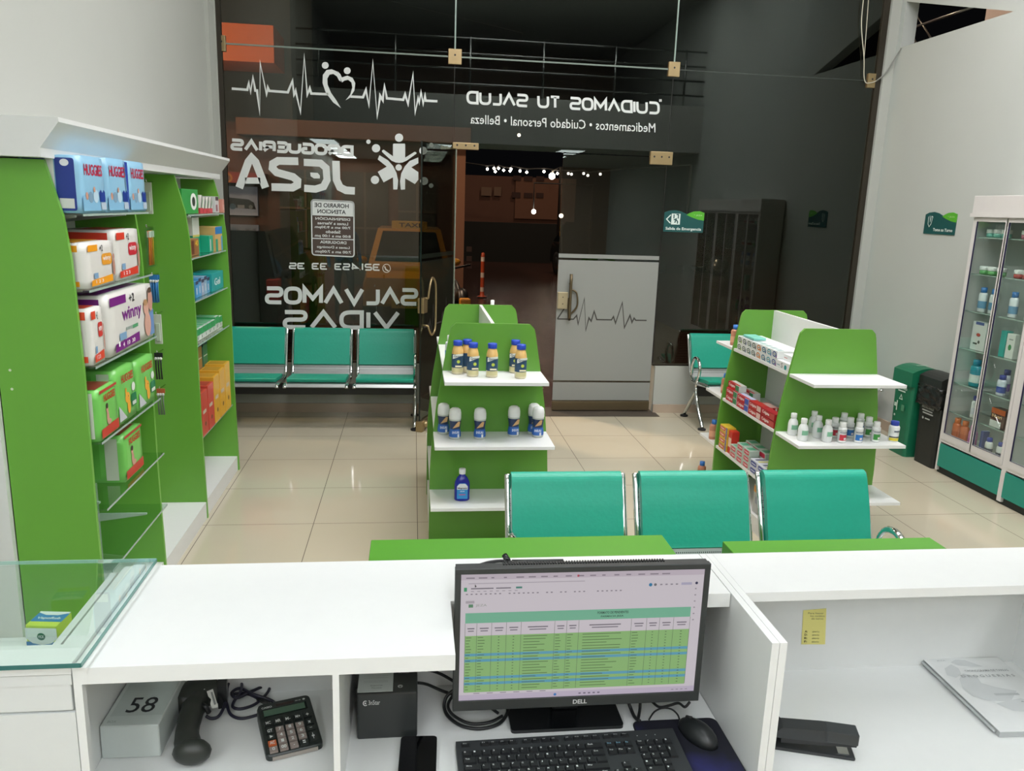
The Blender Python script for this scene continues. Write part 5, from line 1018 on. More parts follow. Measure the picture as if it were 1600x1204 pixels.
# screen
SX0, SX1, SZ0, SZ1 = MX0+bz, MX1-bz, MZ0+.024, MZ1-bz
E_ = .74
def em(h, e=E_):
    k = ('em', h, e)
    if k in _M: return _M[k]
    m = bpy.data.materials.new('screen_'+h); m.use_nodes = True; bs = m.node_tree.nodes['Principled BSDF']; bs.inputs['Base Color'].default_value = (.004, .004, .004, 1); bs.inputs['Roughness'].default_value = .35
    bs.inputs['Emission Color'].default_value = lin(h); bs.inputs['Emission Strength'].default_value = e; _M[k] = m; return m
b = MB(); F = FR((SX0, MYF+.003, SZ0), (SX1-SX0, 0, 0), (0, 0, SZ1-SZ0))
b.rect(F, 0, 0, 1, 1, em('d4ccd4'), 0)
b.rect(F, 0, .955, 1, 1, em('c4b8c4'), .5); b.rect(F, .0, .0, 1, .045, em('c4b8cc'), .5)
gt = lambda x0, y0, x1, y1, c, k=1: b.rect(F, x0, y0, x1, y1, em(c), k)
rn = random.Random(2)
for x in [.02+.05*i for i in range(17)]: gt(x, .965, x+rn.uniform(.01, .035), .975, '8e8490')
gt(.468, .962, .476, .978, 'c03a50'); gt(.03, .925, .5, .93, 'a8a0aa'); gt(.012, .868, .024, .898, '3a9a6c'); gt(.04, .885, .13, .893, '6a6470'); gt(.14, .885, .20, .893, '6a6470'); gt(.22, .883, .245, .897, '3c8478')
for i in range(8): gt(.04+i*.025, .865, .052+i*.025, .870, '9a929c')
for i in range(34):
    if rn.random() < .8: gt(.02+i*.019, .842, .028+i*.019, .850, '827a86')
b.disc(F, .775, .885, .0075, em('2a7ca8'), 1); b.disc(F, .795, .885, .006, em('6a6a70'), 1); b.disc(F, .97, .89, .006, em('2a2c50'), 1)
for i in range(4): gt(.815+i*.022, .88, .825+i*.022, .89, '8e8692')
gt(.905, .877, .95, .897, 'b0acc4')
for i in range(6): gt(.965, .84-i*.05, .972, .85-i*.05, '9a929c')
gt(.02, .775, .055, .795, 'b0a8b0'); b.text(F, 'JEZA', .06, .745, .105, .768, em('a0a49c'), 1); gt(.032, .743, .05, .768, '5c8c6c')
gt(.02, .62, .955, .70, '76b89a'); b.text(F, 'FORMATO DE PENDIENTES', .56, .665, .69, .685, em('2c4a40'), 2, True); b.text(F, 'FARMACIA JEZA', .575, .635, .67, .652, em('2c4a40'), 2, True)
gt(.02, .065, .955, .52, '8fbc78')
cols = [.02, .067, .127, .187, .247, .385, .435, .485, .705, .77, .825, .885, .955]
for x in cols: gt(x-.0007, .07, x+.0007, .62, '5a6a58', 2)
for a, c in zip(cols, cols[1:]):
    w_ = c-a; gt(a+w_*.2, .575, c-w_*.2, .583, '6a6470', 2); gt(a+w_*.25, .555, c-w_*.25, .563, '7a7480', 2)
rows = 19
for r in range(rows):
    y = .505-r*.0232
    if r in (6, 8, 14, 16): gt(.02, y-.008, .955, y+.014, '5ea4bc', 1.5)
    for ci, (a, c) in enumerate(zip(cols, cols[1:])):
        w_ = c-a; f = .55 if ci in (4, 7) else .35
        if ci in (2, 3, 9, 10, 11): gt(a+w_*.45, y, a+w_*.55, y+.005, '4c5a48', 2.5)
        else: gt(a+w_*.08, y, a+w_*(.08+f*rn.uniform(.7, 1.4)), y+.005, '55704a', 2.5)
for i in range(6): gt(.06+i*.055, .052, .085+i*.055, .058, '8e8692')
b.disc(F, .40, .022, .006, em('3a7cc0'), 2); [gt(.50+i*.02, .017, .51+i*.02, .027, '6c6478') for i in range(5)]; [gt(.9+i*.02, .017, .91+i*.02, .024, '9a929c') for i in range(4)]
b.poly(F, [(.055, .925), (.055, .90), (.062, .907)], em('2a2a2a'), 3)
b.build('screen', t)
b = MB(); b.prism([(x, y, ZD_) for x, y in rrect(.222, 1.533, .478, 1.70, .01)], (0, 0, .008), BLACKG); b.build('stand_base', t)
b = MB(); b.box(.325, 1.60, ZD_+.008, .385, 1.63, 1.0, BLACK, bev=.004); b.prism([(.32, 1.527, .88), (.39, 1.527, .88), (.38, 1.60, .90), (.33, 1.60, .90)], (0, 0, .1), BLACK); b.build('stand_arm', t)
# cables
def cable(pts, r, lab, m=BLACK, n=6):
    b = MB(); b.tube(smooth(pts, n), r, m, 8); return one(b, 'cable', lab, 'cable')
b = MB(); zt = ZTOP+.006
b.tube(smooth([at(u, v, z=zt+dz) for u, v, dz in ((748, 883, 0), (765, 878, .0), (785, 876, .0), (800, 880, 0))], 5), .004, BLACK); b.tube(smooth([at(u, v, z=zt+dz) for u, v, dz in ((789, 868, .015), (792, 875, .01), (802, 880, .004), (830, 879, 0), (880, 880, 0))], 5), .006, BLACK)
b.tube([at(788, 867, z=zt+.02), at(794, 876, z=zt+.012)], .007, BLACKG); b.tube([at(800, 877, z=zt+.003), at(880, 876, z=zt+.003)], .005, DGREY)
one(b, 'cable_bundle', 'black cable ends lying on the counter top just behind the monitor', 'cable')
Z7 = ZD_+.006
cable([V((.012, 1.69, Z7+.06)), V((.03, 1.67, Z7+.075)), V((.07, 1.64, Z7+.08)), V((.13, 1.60, Z7+.06)), V((.2, 1.60, Z7))], .0035, 'black cable arching from the receipt printer towards the monitor')
cable([at(u, v, z=Z7+dz) for u, v, dz in ((650, 1066, .09), (668, 1069, .06), (700, 1082, .03), (745, 1090, .0), (800, 1085, 0))], .0035, 'black cable running low from the printer to behind the monitor')
cable([at(u, v, z=Z7+dz) for u, v, dz in ((722, 1070, .05), (700, 1085, .03), (694, 1102, .01), (700, 1118, 0), (720, 1133, 0), (750, 1138, 0), (780, 1130, 0), (793, 1112, .0), (790, 1100, .01))], .004, 'black cable loop hanging below the left corner of the monitor, outer loop')
cable([at(u, v, z=Z7+.008+dz) for u, v, dz in ((720, 1075, .04), (705, 1090, .02), (700, 1104, .01), (710, 1118, 0), (735, 1130, 0), (765, 1128, 0), (785, 1118, 0))], .0035, 'black cable loop below the left corner of the monitor, inner loop')
cable([at(u, v, z=Z7+dz) for u, v, dz in ((980, 1090, .03), (985, 1105, .01), (992, 1120, .0), (1000, 1126, .0))], .004, 'black cable dropping behind the right side of the stand base')
cable([at(u, v, z=Z7+dz) for u, v, dz in ((1000, 1085, .04), (1000, 1105, .01), (997, 1124, .0))], .0035, 'second black cable beside the stand base, touching the mouse pad')
cable([at(u, v, z=Z7+dz) for u, v, dz in ((1014, 1124, .004), (1022, 1112, .01), (1034, 1106, .015), (1048, 1107, .015), (1058, 1115, .01), (1062, 1124, .004))], .002, 'thin black mouse cord arching over the mouse pad')
cable([at(u, v, z=Z7+dz) for u, v, dz in ((1018, 1095, .03), (1030, 1104, .03), (1045, 1102, .03), (1060, 1098, .04), (1070, 1104, .04), (1078, 1096, .05))], .003, 'short black cable loop under the right corner of the monitor')
# keyboard
k0, k1 = at(712, 1158, z=ZD_+.02), at(1051, 1137, z=ZD_+.02); kw = (k1-k0).length; ka = math.atan2((k1-k0).y, (k1-k0).x); KD = .135
t = thing('keyboard', 'black full size keyboard in front of the monitor', 'keyboard', (k0.x, k0.y, ZD_), ka)
b = MB(); b.prism([(0, 0, .003), (0, -KD, .001), (0, -KD, .011), (0, 0, .020)], (kw, 0, 0), mat('2d3032', .5, n=.03)); b.build('case', t, world=False)
FK = FR((0, -KD, .0112), (kw, 0, 0), (0, KD, .009)); KK = mat('1f2123', .45, n=.03); kx = kw/.445
def key(x, y, w_, h, s=None, c=VINYL, m=KK, nm='key'):
    kb = MB(); e = .0012
    p = [FC2(x+e, y+e), FC2(x+w_-e, y+e), FC2(x+w_-e, y+h-e), FC2(x+e, y+h-e)]; tp_ = [FC2(x+e+.0015, y+e+.001, .0045), FC2(x+w_-e-.0015, y+e+.001, .0045), FC2(x+w_-e-.0015, y+h-e-.002, .0045), FC2(x+e+.0015, y+h-e-.002, .0045)]
    kb.add(p+tp_, [(0, 1, 5, 4), (1, 2, 6, 5), (2, 3, 7, 6), (3, 0, 4, 7), (4, 5, 6, 7)], m)
    if s:
        F = FR(tp_[0], tp_[1]-tp_[0], tp_[3]-tp_[0]); L_ = len(s); ww = .28 if L_ == 1 else min(.7, .2*L_)
        kb.text(F, s, .12, .52, .12+ww*(.018/max(w_, .018)), .86, c, 1)
    kb.build(nm, t, world=False)
def FC2(x, y, h=0): return FK.o+FK.u*(x/kw)+FK.v*((KD-y)/KD if 0 else (y/KD))+FK.n*(h+.0005)
U = (kw-.02)/22.9; x00 = .010; yr = [.108, .085, .065, .045, .026, .007]
fr_ = ['Esc', '', 'F1', 'F2', 'F3', 'F4', '', 'F5', 'F6', 'F7', 'F8', '', 'F9', 'F10', 'F11', 'F12']; x = x00
for s in fr_:
    if s == '': x += U*.5 if s == '' and x > x00+U*1.5 else U; continue
    key(x, yr[0]+.006, U, .012, s); x += U
rows_ = [(yr[1], list('°1234567890?¿')+[('Back', 2)]), (yr[2], [('Tab', 1.5)]+list('QWERTYUIOP´+')+[('Ent', 1.5)]), (yr[3], [('Bloq', 1.75)]+list('ASDFGHJKLÑ{}')+[('', 1.25)]), (yr[4], [('May', 1.25)]+list('<ZXCVBNM,.-')+[('May', 2.75)]), (yr[5], [('Ctrl', 1.25), ('Win', 1.25), ('Alt', 1.25), (None, 6.25), ('Alt', 1.25), ('Fn', 1.25), ('M', 1.25), ('Ctrl', 1.25)])]
for y, rw in rows_:
    x = x00
    for s in rw:
        s, q_ = (s if isinstance(s, tuple) else (s, 1)); key(x, y, U*q_, .018, s or None); x += U*q_
xn = x00+U*15.25
for i, s in enumerate(('Imp', 'Blq', 'Pau')): key(xn+i*U, yr[0]+.006, U, .012, s)
SB = mat('7fb0c8')
for i, s in enumerate(('Ins', 'Ini', 'Re')): key(xn+i*U, yr[1], U, .018, s, SB)
for i, s in enumerate(('Sup', 'Fin', 'Av')): key(xn+i*U, yr[2], U, .018, s)
key(xn+U, yr[4], U, .018, '^')
for i in range(3): key(xn+i*U, yr[5], U, .018, '<v>'[i])
xn = x00+U*18.6
for r, rw in enumerate((['Num', '/', '*', '-'], list('789+'), list('456'), list('123'), ['0', '', ','])):
    for i, s in enumerate(rw):
        if s == '': continue
        y = yr[1+r]; h = .018; q_ = 2 if (s == '0' and r == 4) else 1
        if s == '+': y -= .020; h = .038
        key(xn+i*U, y, U*q_, h, s)
b = MB(); [b.disc(FK, (xn+(i+.5)*U)/kw, .87, .0022, VINYL, 1) for i in range(3)]; b.build('indicator_lights', t, world=False)
# mouse pad and mouse
mp = [at(1000, 1131, z=ZD_+.003), at(1112, 1122, z=ZD_+.003), at(1163, 1200, z=ZD_+.003)]
b = MB(); b.prism([(x, y, ZD_+.0005) for x, y in rrect(.50, 1.338, .698, 1.553, .02, 5)], (0, 0, .0025), mat('0d0f16', .8)); b.add([(x, y, ZD_+.0032) for x, y in rrect(.503, 1.341, .695, 1.55, .02, 5)], [tuple(range(24))], M_PADART) if len(rrect(.5, 1, 2, 2, .1, 5)) == 24 else None
one(b, 'mouse_pad', 'dark mouse pad with a blue galaxy print under the mouse', 'mouse pad')
b = MB(); bm = bmesh.new(); bmesh.ops.create_uvsphere(bm, u_segments=24, v_segments=14, radius=1)
for q in bm.verts:
    x, y, z = q.co; q.co = V((x*.030*(1-.10*y), y*.056, max(0, z)*.034*(1-.12*y)+.0002 if z > 0 else 0.0002))
b.bm(bm, mat('1e2122', .38, n=.04), True)
t = thing('computer_mouse', 'black computer mouse on the galaxy mouse pad', 'mouse', (.634, 1.492, ZD_+.0034), R_(24)); b.build('mouse_body', t, world=False)
b = MB(); b.tube([(0, .022, .030), (0, .036, .0245)], .0045, RUBBER, 8); b.tube([(0, .0, .0345), (0, .02, .0312)], .0012, mat('0c0c0c'), 6); b.build('scroll_wheel', t, world=False)
# ------------------------------------------------------------ right compartment
b = MB(); NP = mat('d6d07e', .7, n=.02); a = [at(u, v, y=YB2-.013) for u, v in ((1252, 1006), (1289, 1006), (1291, 950), (1255, 953))]
b.prism(a, (0, -.0008, 0), NP); F = FR(a[0]+V((0, -.0009, 0)), a[1]-a[0], a[3]-a[0]); nk = mat('6c6c48')
for i, (y, x0, x1) in enumerate(((.90, .2, .85), (.82, .3, .9), (.74, .35, .85))): b.text(F, ['Para hacer', 'los cambios', 'de turno'][i], x0, y, x1, y+.05, nk, 1)
for i, s in enumerate('ADEF'): b.text(F, s+':', .10, .36-i*.1, .22, .42-i*.1, mat('3c3c30'), 1, True); b.text(F, 'abierto', .42, .36-i*.1, .72, .41-i*.1, nk, 1)
one(b, 'sticky_note', 'yellow handwritten note stuck on the back panel of the right compartment', 'note')
t = thing('stapler', 'black stapler lying open on the desk right of the white partition', 'stapler', (.955, 1.393, ZD_), R_(180)); SM = mat('2c2f31', .35, n=.04)
s0, s1 = at(1338, 1186, z=ZD_), at(1214, 1168, z=ZD_); dd_ = s1-s0; t.rotation_euler = (0, 0, math.atan2(dd_.y, dd_.x)); t.location = (s0.x, s0.y+.012, ZD_); SL = .175
b = MB(); b.box(0, -.02, 0, SL, .02, .008, SM, bev=.003); b.box(.012, -.012, .008, .035, .012, .0095, CHROME); b.build('base', t, world=False)
b = MB(); b.prism([(.0, -.014, .030), (SL-.02, -.014, .016), (SL-.02, -.014, .036), (.0, -.014, .040)], (0, .028, 0), mat('1a1c1d', .3)); b.build('magazine', t, world=False)
b = MB(); b.prism([(-.0, -.018, .040), (.0, -.018, .052), (.012, -.018, .062), (.07, -.018, .062), (SL-.02, -.018, .056), (SL-.005, -.018, .040), (SL-.01, -.018, .030), (.0, -.018, .036)], (0, .036, 0), SM); b.box(-.002, -.0195, .036, .065, .0195, .063, mat('34383a', .3), bev=.003); b.build('top_arm', t, world=False)
q = at(1222, 1120, z=ZD_+.03)
b = MB(); Mr = Matrix.Translation((.815, 1.50, ZD_+.029)) @ Matrix.Rotation(R_(90), 4, 'X') if 0 else None
b.lathe([(.010, -.011), (.028, -.011), (.028, .011), (.010, .011)], BLACKG, (0, 0, 0), 22, M=Matrix.Translation((.797, 1.485, ZD_+.029)) @ Matrix.Rotation(R_(90), 4, 'X')); b.lathe([(.003, -.0125), (.011, -.0125), (.011, .0125), (.003, .0125)], STEEL, (0, 0, 0), 16, M=Matrix.Translation((.797, 1.485, ZD_+.029)) @ Matrix.Rotation(R_(90), 4, 'X'))
one(b, 'tape_roll', 'small black roll behind the stapler, half hidden by the white partition', 'tape')
# booklet
r0, r1 = at(1443, 1028, z=ZD_+.018), at(1563, 1141, z=ZD_+.018); dl = (r0-r1); bl_ = dl.length; ba = math.atan2(dl.y, dl.x)-math.pi/2
t = thing('booklet', 'thick white printed booklet with grey leaf pattern, in the right compartment', 'booklet', (r1.x, r1.y, ZD_+.001), ba)
b = MB(); b.prism([(0, 0, 0), (.205, 0, 0), (.205, bl_, 0), (0, bl_, 0)], (0, 0, .014), mat('aeb2b2', .8)); b.build('pages', t, world=False)
b = MB(); F = FR((-.002, -.002, .0145), (.21, 0, 0), (0, bl_+.002, 0)); b.prism([F.p(0, 0, 0), F.p(1, 0, 0), F.p(1, 1, 0), F.p(0, 1, 0)], (0, 0, .0015), mat('d9dbda', .5)); F = FR(F.o+V((0, 0, .0016)), F.u, F.v); g1 = mat('c6c9c9', .6); g2 = mat('b2b6b6', .6)
b.poly(F, [(.30, .93), (.40, .97), (.52, .96), (.60, .90), (.66, .86), (.50, .86), (.36, .88)], g1, 1); b.poly(F, [(.08, .74), (.14, .84), (.28, .90), (.32, .84), (.28, .76), (.16, .70)], g1, 1); b.poly(F, [(.1, .55), (.18, .68), (.30, .76), (.44, .72), (.40, .62), (.52, .56), (.72, .50), (.5, .36), (.25, .38), (.12, .44)], g1, 1); b.poly(F, [(.30, .34), (.66, .40), (.82, .32), (.6, .22), (.4, .24)], g1, 1.5)
b.text(F, 'JEZA', .14, .945, .26, .965, g2, 2, True); b.text(F, 'CRONOGRAMA DE TAREAS', .36, .78, .92, .81, mat('8c9090'), 2); b.text(F, 'D R O G U E R I A S', .24, .70, .92, .735, mat('9a9e9e'), 2, True); b.rect(F, .4, .44, .7, .47, g2, 2); b.text(F, '2024', .62, .30, .8, .36, mat('8c9090'), 2)
b.build('cover', t, world=False)
b = MB(); b.tube([(-.004, bl_*k/16+.01, .008) for k in range(0, 17)], .0035, mat('b4b8b8', .4)); b.build('spine', t, world=False)
# ============================================================ street outside, at night
GZ = -.03
struct(MB().box(-14, YF+.09, GZ-.1, 30, 60, GZ, M_WET).build('floor_1'), 'wet street outside')
TERRA = mat('5c3a2c', .8, n=.1, ns=2); TERRL = mat('6a4534', .8, n=.08, ns=2); DARKW = mat('1a1512', .8)
# building on the left, seen through the lettered pane
t = thing('terracotta_building', 'dim terracotta building across the street behind the lettered pane', 'building', (-4, 17, GZ))
zb_ = at(500, 196, y=16.5).z
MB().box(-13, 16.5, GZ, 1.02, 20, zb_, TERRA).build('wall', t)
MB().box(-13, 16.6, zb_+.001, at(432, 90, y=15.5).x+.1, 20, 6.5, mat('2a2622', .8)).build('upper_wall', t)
MB().box(-3.3, 16.1, zb_-.25, 1.10, 16.499, zb_+.05, TERRL).build('awning', t)
for i, (x0, x1, z0, z1) in enumerate(((-2.6, -1.6, .9, 2.4), (-1.4, -.5, .2, 2.4), (-.3, .45, 1.0, 2.3))):
    wq = MB().box(x0, 16.46, z0, x1, 16.52, z1, mat('3c3a36', .6)).build('window', t); b = MB(); b.box((x0+x1)/2-.02, 16.44, z0, (x0+x1)/2+.02, 16.46, z1, mat('6a5a4c')); b.box(x0, 16.44, (z0+z1)/2, x1, 16.46, (z0+z1)/2+.04, mat('6a5a4c')); b.build('window_bars', wq)
MB().box(.75, 16.3, GZ, 1.02, 16.5, zb_-.26, mat('74503c', .8)).build('corner_pier', t)
p = at(345, 70, y=15.5); q = at(430, 100, y=15.5)
b = MB(); b.box(p.x-3, 15.4, q.z, q.x, 16.6, p.z+.35, mat('b8582c', .7, n=.1)); o = b.build('orange_fascia', t)
p = at(347, 268, y=16.0); q = at(412, 287, y=16.0)
b = MB(); b.box(p.x-2, 16.0, q.z, q.x, 16.5, p.z, mat('8c2018', .6)); F = FR((p.x+.02, 15.999, q.z), (q.x-p.x, 0, 0), (0, 0, p.z-q.z)); b.disc(F, .1, .45, .12, mat('b8702a'), 1); b.disc(F, .1, .45, .07, mat('6a3018'), 2); one(b, 'shop_awning', 'dark red shop awning behind the big shop name on the glass', 'awning')
p = at(347, 290, y=16.44); q = at(403, 337, y=16.44)
b = MB(); b.box(p.x-.5, 16.44, q.z, q.x, 16.5, p.z, mat('9a9aa8', .7, emit=.35)); F = FR((p.x, 16.439, q.z), (q.x-p.x, 0, 0), (0, 0, p.z-q.z)); b.poly(F, [(0, .28), (.95, .22), (.9, .45), (.75, .56), (0, .62)], mat('2a2a30'), 1); b.disc(F, .28, .3, .09, mat('50708c'), 2); b.rect(F, .42, .25, .62, .36, mat('a8a8b0'), 2); b.disc(F, .8, .3, .06, mat('8c8c94'), 2)  # poster is no lamp; its brightness is added as emission
one(b, 'poster', 'poster with added glow and a dark car above the parked black car', 'poster')
# far building seen through the open door, with string lights
TT = t
TB = t = thing('apartment_building', 'distant brownish building with shutters seen through the open doorway', 'building', (4.5, 31, GZ))
MB().box(1.2, 31, GZ, 6.2, 33, 2.95, mat('5a3c30', .8, n=.1, ns=2)).build('wall', t)
MB().box(3.85, 30.9, 1.4, 5.75, 31, 2.9, mat('6c4a3a', .8)).build('lighter_bay', t)  # bay in a lighter brown than the wall
for u0, v0, u1, v1 in ((752, 292, 768, 306), (772, 292, 783, 306), (802, 274, 814, 282), (819, 275, 832, 283), (838, 275, 850, 283), (800, 300, 813, 309), (819, 301, 832, 309), (838, 301, 849, 309)):
    a = at(u0, v0, y=30.88); c = at(u1, v1, y=30.88); MB().box(a.x, 30.86, c.z, c.x, 30.9, a.z, mat('3a2420' if u0 > 790 else '6c5648', .8)).build('window', t)
BULB = mat('fff2e0', .5, n=0, emit=22)
pts = [(761.5, 264), (772, 263), (779, 263), (774, 268), (787, 266), (798.5, 264), (797, 267), (812.5, 267), (823, 269), (850, 268), (871, 271), (888, 271), (893, 272), (912, 271), (918.5, 274), (938, 272)]
cabl = [at(u, v, y=26) for u, v in pts]
t = thing('string_lights', 'string of white bulbs hung across the street beyond the doorway', 'string lights', tuple(cabl[0]))
b = MB(); so = sorted(cabl, key=lambda q: q.x); b.tube([so[0]+V((-3, 0, .4)), so[0]+V((0, 0, .1))]+[q+V((0, 0, .1)) for q in so[1:]]+[so[-1]+V((3, 0, .4))], .02, mat('1c1a18')); b.build('cable', t)
b = MB(); b.tube([so[0]+V((-3, 0, .4)), V((so[0].x-3, 26, GZ))], .04, mat('1c1a18')); b.tube([so[-1]+V((3, 0, .4)), V((so[-1].x+3, 26, GZ))], .04, mat('1c1a18')); b.build('post', t)
for q in cabl: MB().ball(q, .04, BULB, seg=8).build('bulb', t)
t = thing('street_lamp', 'bright street lamp beyond the right end of the string lights', 'street lamp', tuple(at(862.5, 275, y=25))); q = at(862.5, 275, y=25)
MB().ball(q, .10, mat('fff0d0', .5, n=0, emit=30), seg=10).build('lamp_head', t); MB().tube([V((q.x+.3, 25.2, GZ)), V((q.x+.3, 25.2, q.z+.3)), V((q.x, 25.0, q.z+.15))], .04, mat('2a2622')).build('pole', t)
q = at(811, 211, y=26); t = thing('street_lamp', 'small glowing ball imitating a reflection high above the doorway string lights', 'street lamp', tuple(q)); MB().ball(q, .05, BULB, seg=8).build('lamp_head', t); MB().tube([q, q+V((0, 0, 3)), q+V((-6, 0, 4))], .008, mat('1c1a18')).build('added_wire', t)  # glow stands in for a reflection in the glass; its hanger is made up
MB().box(1.2, 27.5, GZ, 9.5, 27.9, 1.30, mat('0c0d0b', .9)).build('garden_wall', TB)
for v_ in (389, 404, 415):
    a = at(729, v_-4, y=16.29); c = at(737, v_+4, y=16.29); MB().box(a.x, 16.28, c.z, c.x, 16.3, a.z, mat('2c1c16')).build('wall_plate', TT)
# vehicles
def car(loc, rz, body, lab, wd, ln, ht, taxi=False, nm='car', rear=False, tail=True):
    t = thing(nm, lab, 'car', loc, rz); m = mat(body, .12 if not taxi else .3, n=.03, coat=.5); hw = wd/2
    secs = [(-.5, .25, .55, .93), (-.495, .22, .72, .97), (-.40, .20, .80, 1), (-.22, .20, .86, 1), (.30, .20, .88, 1), (.48, .22, .82, .97), (.5, .28, .6, .93)]
    rg = [[(sx*hw*s*(1 if z < .9 else .95), y*ln, z*ht*.72 if z > .3 else z*ht) for sx, z in ((-1, a), (-1, (a+c)/2+.1), (-.92, c), (.92, c), (1, (a+c)/2+.1), (1, a))] for y, a, c, s in secs]
    vv = sum(rg, []); fs = [tuple(range(6)), tuple((len(secs)-1)*6+k for k in range(6))[::-1]]
    for k in range(len(secs)-1):
        for i in range(6): j = (i+1) % 6; fs.append((k*6+i, (k+1)*6+i, (k+1)*6+j, k*6+j))
    b = MB(); b.add(vv, fs, m); b.build('car_body', t, world=False)
    zb = .88*ht*.72; y0, y1, y2, y3 = (-.26, -.12, .34, .44) if not rear else (-.40, -.30, .30, .46)
    y0, y1, y2, y3 = [q*ln for q in ((-.25, -.10, .32, .45) if not rear else (-.47, -.38, .15, .30))]
    cab = [(-hw*.93, y0, zb-.03), (hw*.93, y0, zb-.03), (hw*.93, y3, zb-.03), (-hw*.93, y3, zb-.03), (-hw*.74, y1, ht), (hw*.74, y1, ht), (hw*.74, y2, ht), (-hw*.74, y2, ht)]
    b = MB(); b.add(cab, [(0, 1, 5, 4), (1, 2, 6, 5), (2, 3, 7, 6), (3, 0, 4, 7), (4, 5, 6, 7), (3, 2, 1, 0)], m); b.build('cabin', t, world=False)
    gm = mat('0c1012', .05, n=0); b = MB()
    for (a, c, d, e) in ((0, 1, 5, 4), (1, 2, 6, 5), (3, 0, 4, 7), (2, 3, 7, 6)):
        P = [V(cab[k]) for k in (a, c, d, e)]; cc = sum(P, V())/4; n_ = (P[1]-P[0]).cross(P[3]-P[0]).normalized(); b.add([cc+(p-cc)*.84+n_*.008 for p in P], [(0, 1, 2, 3)], gm)
    b.build('car_windows', t, world=False)
    for sx in (-1, 1):
        for y in (-.32, .32):
            b = MB(); Mw = Matrix.Translation((sx*(hw-.09), y*ln, .32)) @ Matrix.Rotation(R_(90), 4, 'Y'); b.lathe([(.2, -.1), (.32, -.1), (.32, .1), (.2, .1)], RUBBER, (0, 0, 0), 18, M=Mw); b.lathe([(.0, -.105), (.19, -.105), (.19, .105), (0, .105)], STEEL, (0, 0, 0), 12, M=Mw); b.build('wheel', t, world=False)
        MB().ball((sx*(hw+.06), (y0+.25), zb+.02), .09, m, (1, .6, .7), seg=8).build('wing_mirror', t, world=False)
        if rear: MB().box(sx*hw*.93-.08, -.505*ln, .62, sx*hw*.93+.06, -.45*ln, .90, mat('a8241c', .2, emit=.15)).build('tail_light', t, world=False)
        else: MB().ball((sx*hw*.72, -.485*ln, .62), .11, mat('c8ccc4', .1), (1, .5, .8), seg=10).build('headlight', t, world=False)
    b = MB(); b.box(-.26, -.512*ln, .52 if rear else .30, .26, -.495*ln, .66 if rear else .42, mat('b8902c' if taxi else '8a8a78')); F = FR((-.26, -.513*ln, .52 if rear else .30), (.52, 0, 0), (0, 0, .13)); b.text(F, 'WTX 203' if taxi else 'JKL 482', .1, .2, .9, .8, INK, 1, True); b.build('number_plate', t, world=False)
    if taxi: b = MB(); b.box(-.3, -.05*ln, ht, .3, .05*ln, ht+.12, mat('c8a030')); b.text(FR((-.3, -.051*ln, ht), (.6, 0, 0), (0, 0, .12)), 'TAXI', .2, .2, .8, .8, INK, 1, True); b.build('roof_sign', t, world=False)
    else: MB().box(-hw*.6, -.512*ln, .78, hw*.6, -.498*ln, .80, CHROME).build('trim_strip', t, world=False)
    return t
car((-2.53, 12.2, GZ), 0, '14161a', 'black car seen from behind, parked at the far left outside the glass', 1.82, 4.4, 1.46, rear=True)
car((-.06, 14.2, GZ), 0, 'a8741c', 'yellow taxi parked nose first behind the lettered pane', 1.42, 3.9, 1.44, taxi=True)
car((5.2, 21.7, GZ), R_(8), '0e1012', 'dark car parked in the street straight beyond the doorway', 1.8, 4.3, 1.5)
car((8.0, 24.6, GZ), R_(90), '351414', 'dark red car far beyond the right side of the doorway', 1.7, 4.1, 1.4)
q = at(834, 330.5, y=19); t = thing('street_lamp', 'white lamp low over the parked dark car beyond the doorway', 'street lamp', tuple(q)); MB().ball(q, .055, mat('fff2e0', .5, n=0, emit=16), seg=8).build('lamp_head', t); MB().tube([q+V((0, .05, .05)), V((q.x, 19.1, 2.4)), V((q.x+1.4, 19.1, 2.4)), V((q.x+1.4, 19.1, GZ))], .02, mat('1c1a18')).build('pole', t)
q = at(877, 337, y=19); t = thing('street_lamp', 'white lamp beside the edge of the closed door leaf', 'street lamp', tuple(q)); MB().ball(q, .05, mat('fff2e0', .5, n=0, emit=16), seg=8).build('lamp_head', t); MB().tube([q, V((q.x+.1, 19.05, GZ))], .02, mat('1c1a18')).build('pole', t)
# traffic post
q = at(753, 465, z=GZ); b = MB()
b.lathe([(.10, 0, RUBBER), (.10, .03, mat('a8401c', .5)), (.045, .05), (.042, .13, mat('c8b8ac', .5)), (.042, .22, mat('a8401c', .5)), (.04, .42, mat('c8b8ac', .5)), (.04, .52, mat('a8401c', .5)), (.04, .75, mat('c8b8ac', .5)), (.04, .84, mat('a8401c', .5)), (.03, .92), (0, .93)], RUBBER, tuple(q), 14)
one(b, 'traffic_post', 'orange and white traffic post on the wet street outside the doorway', 'traffic post')
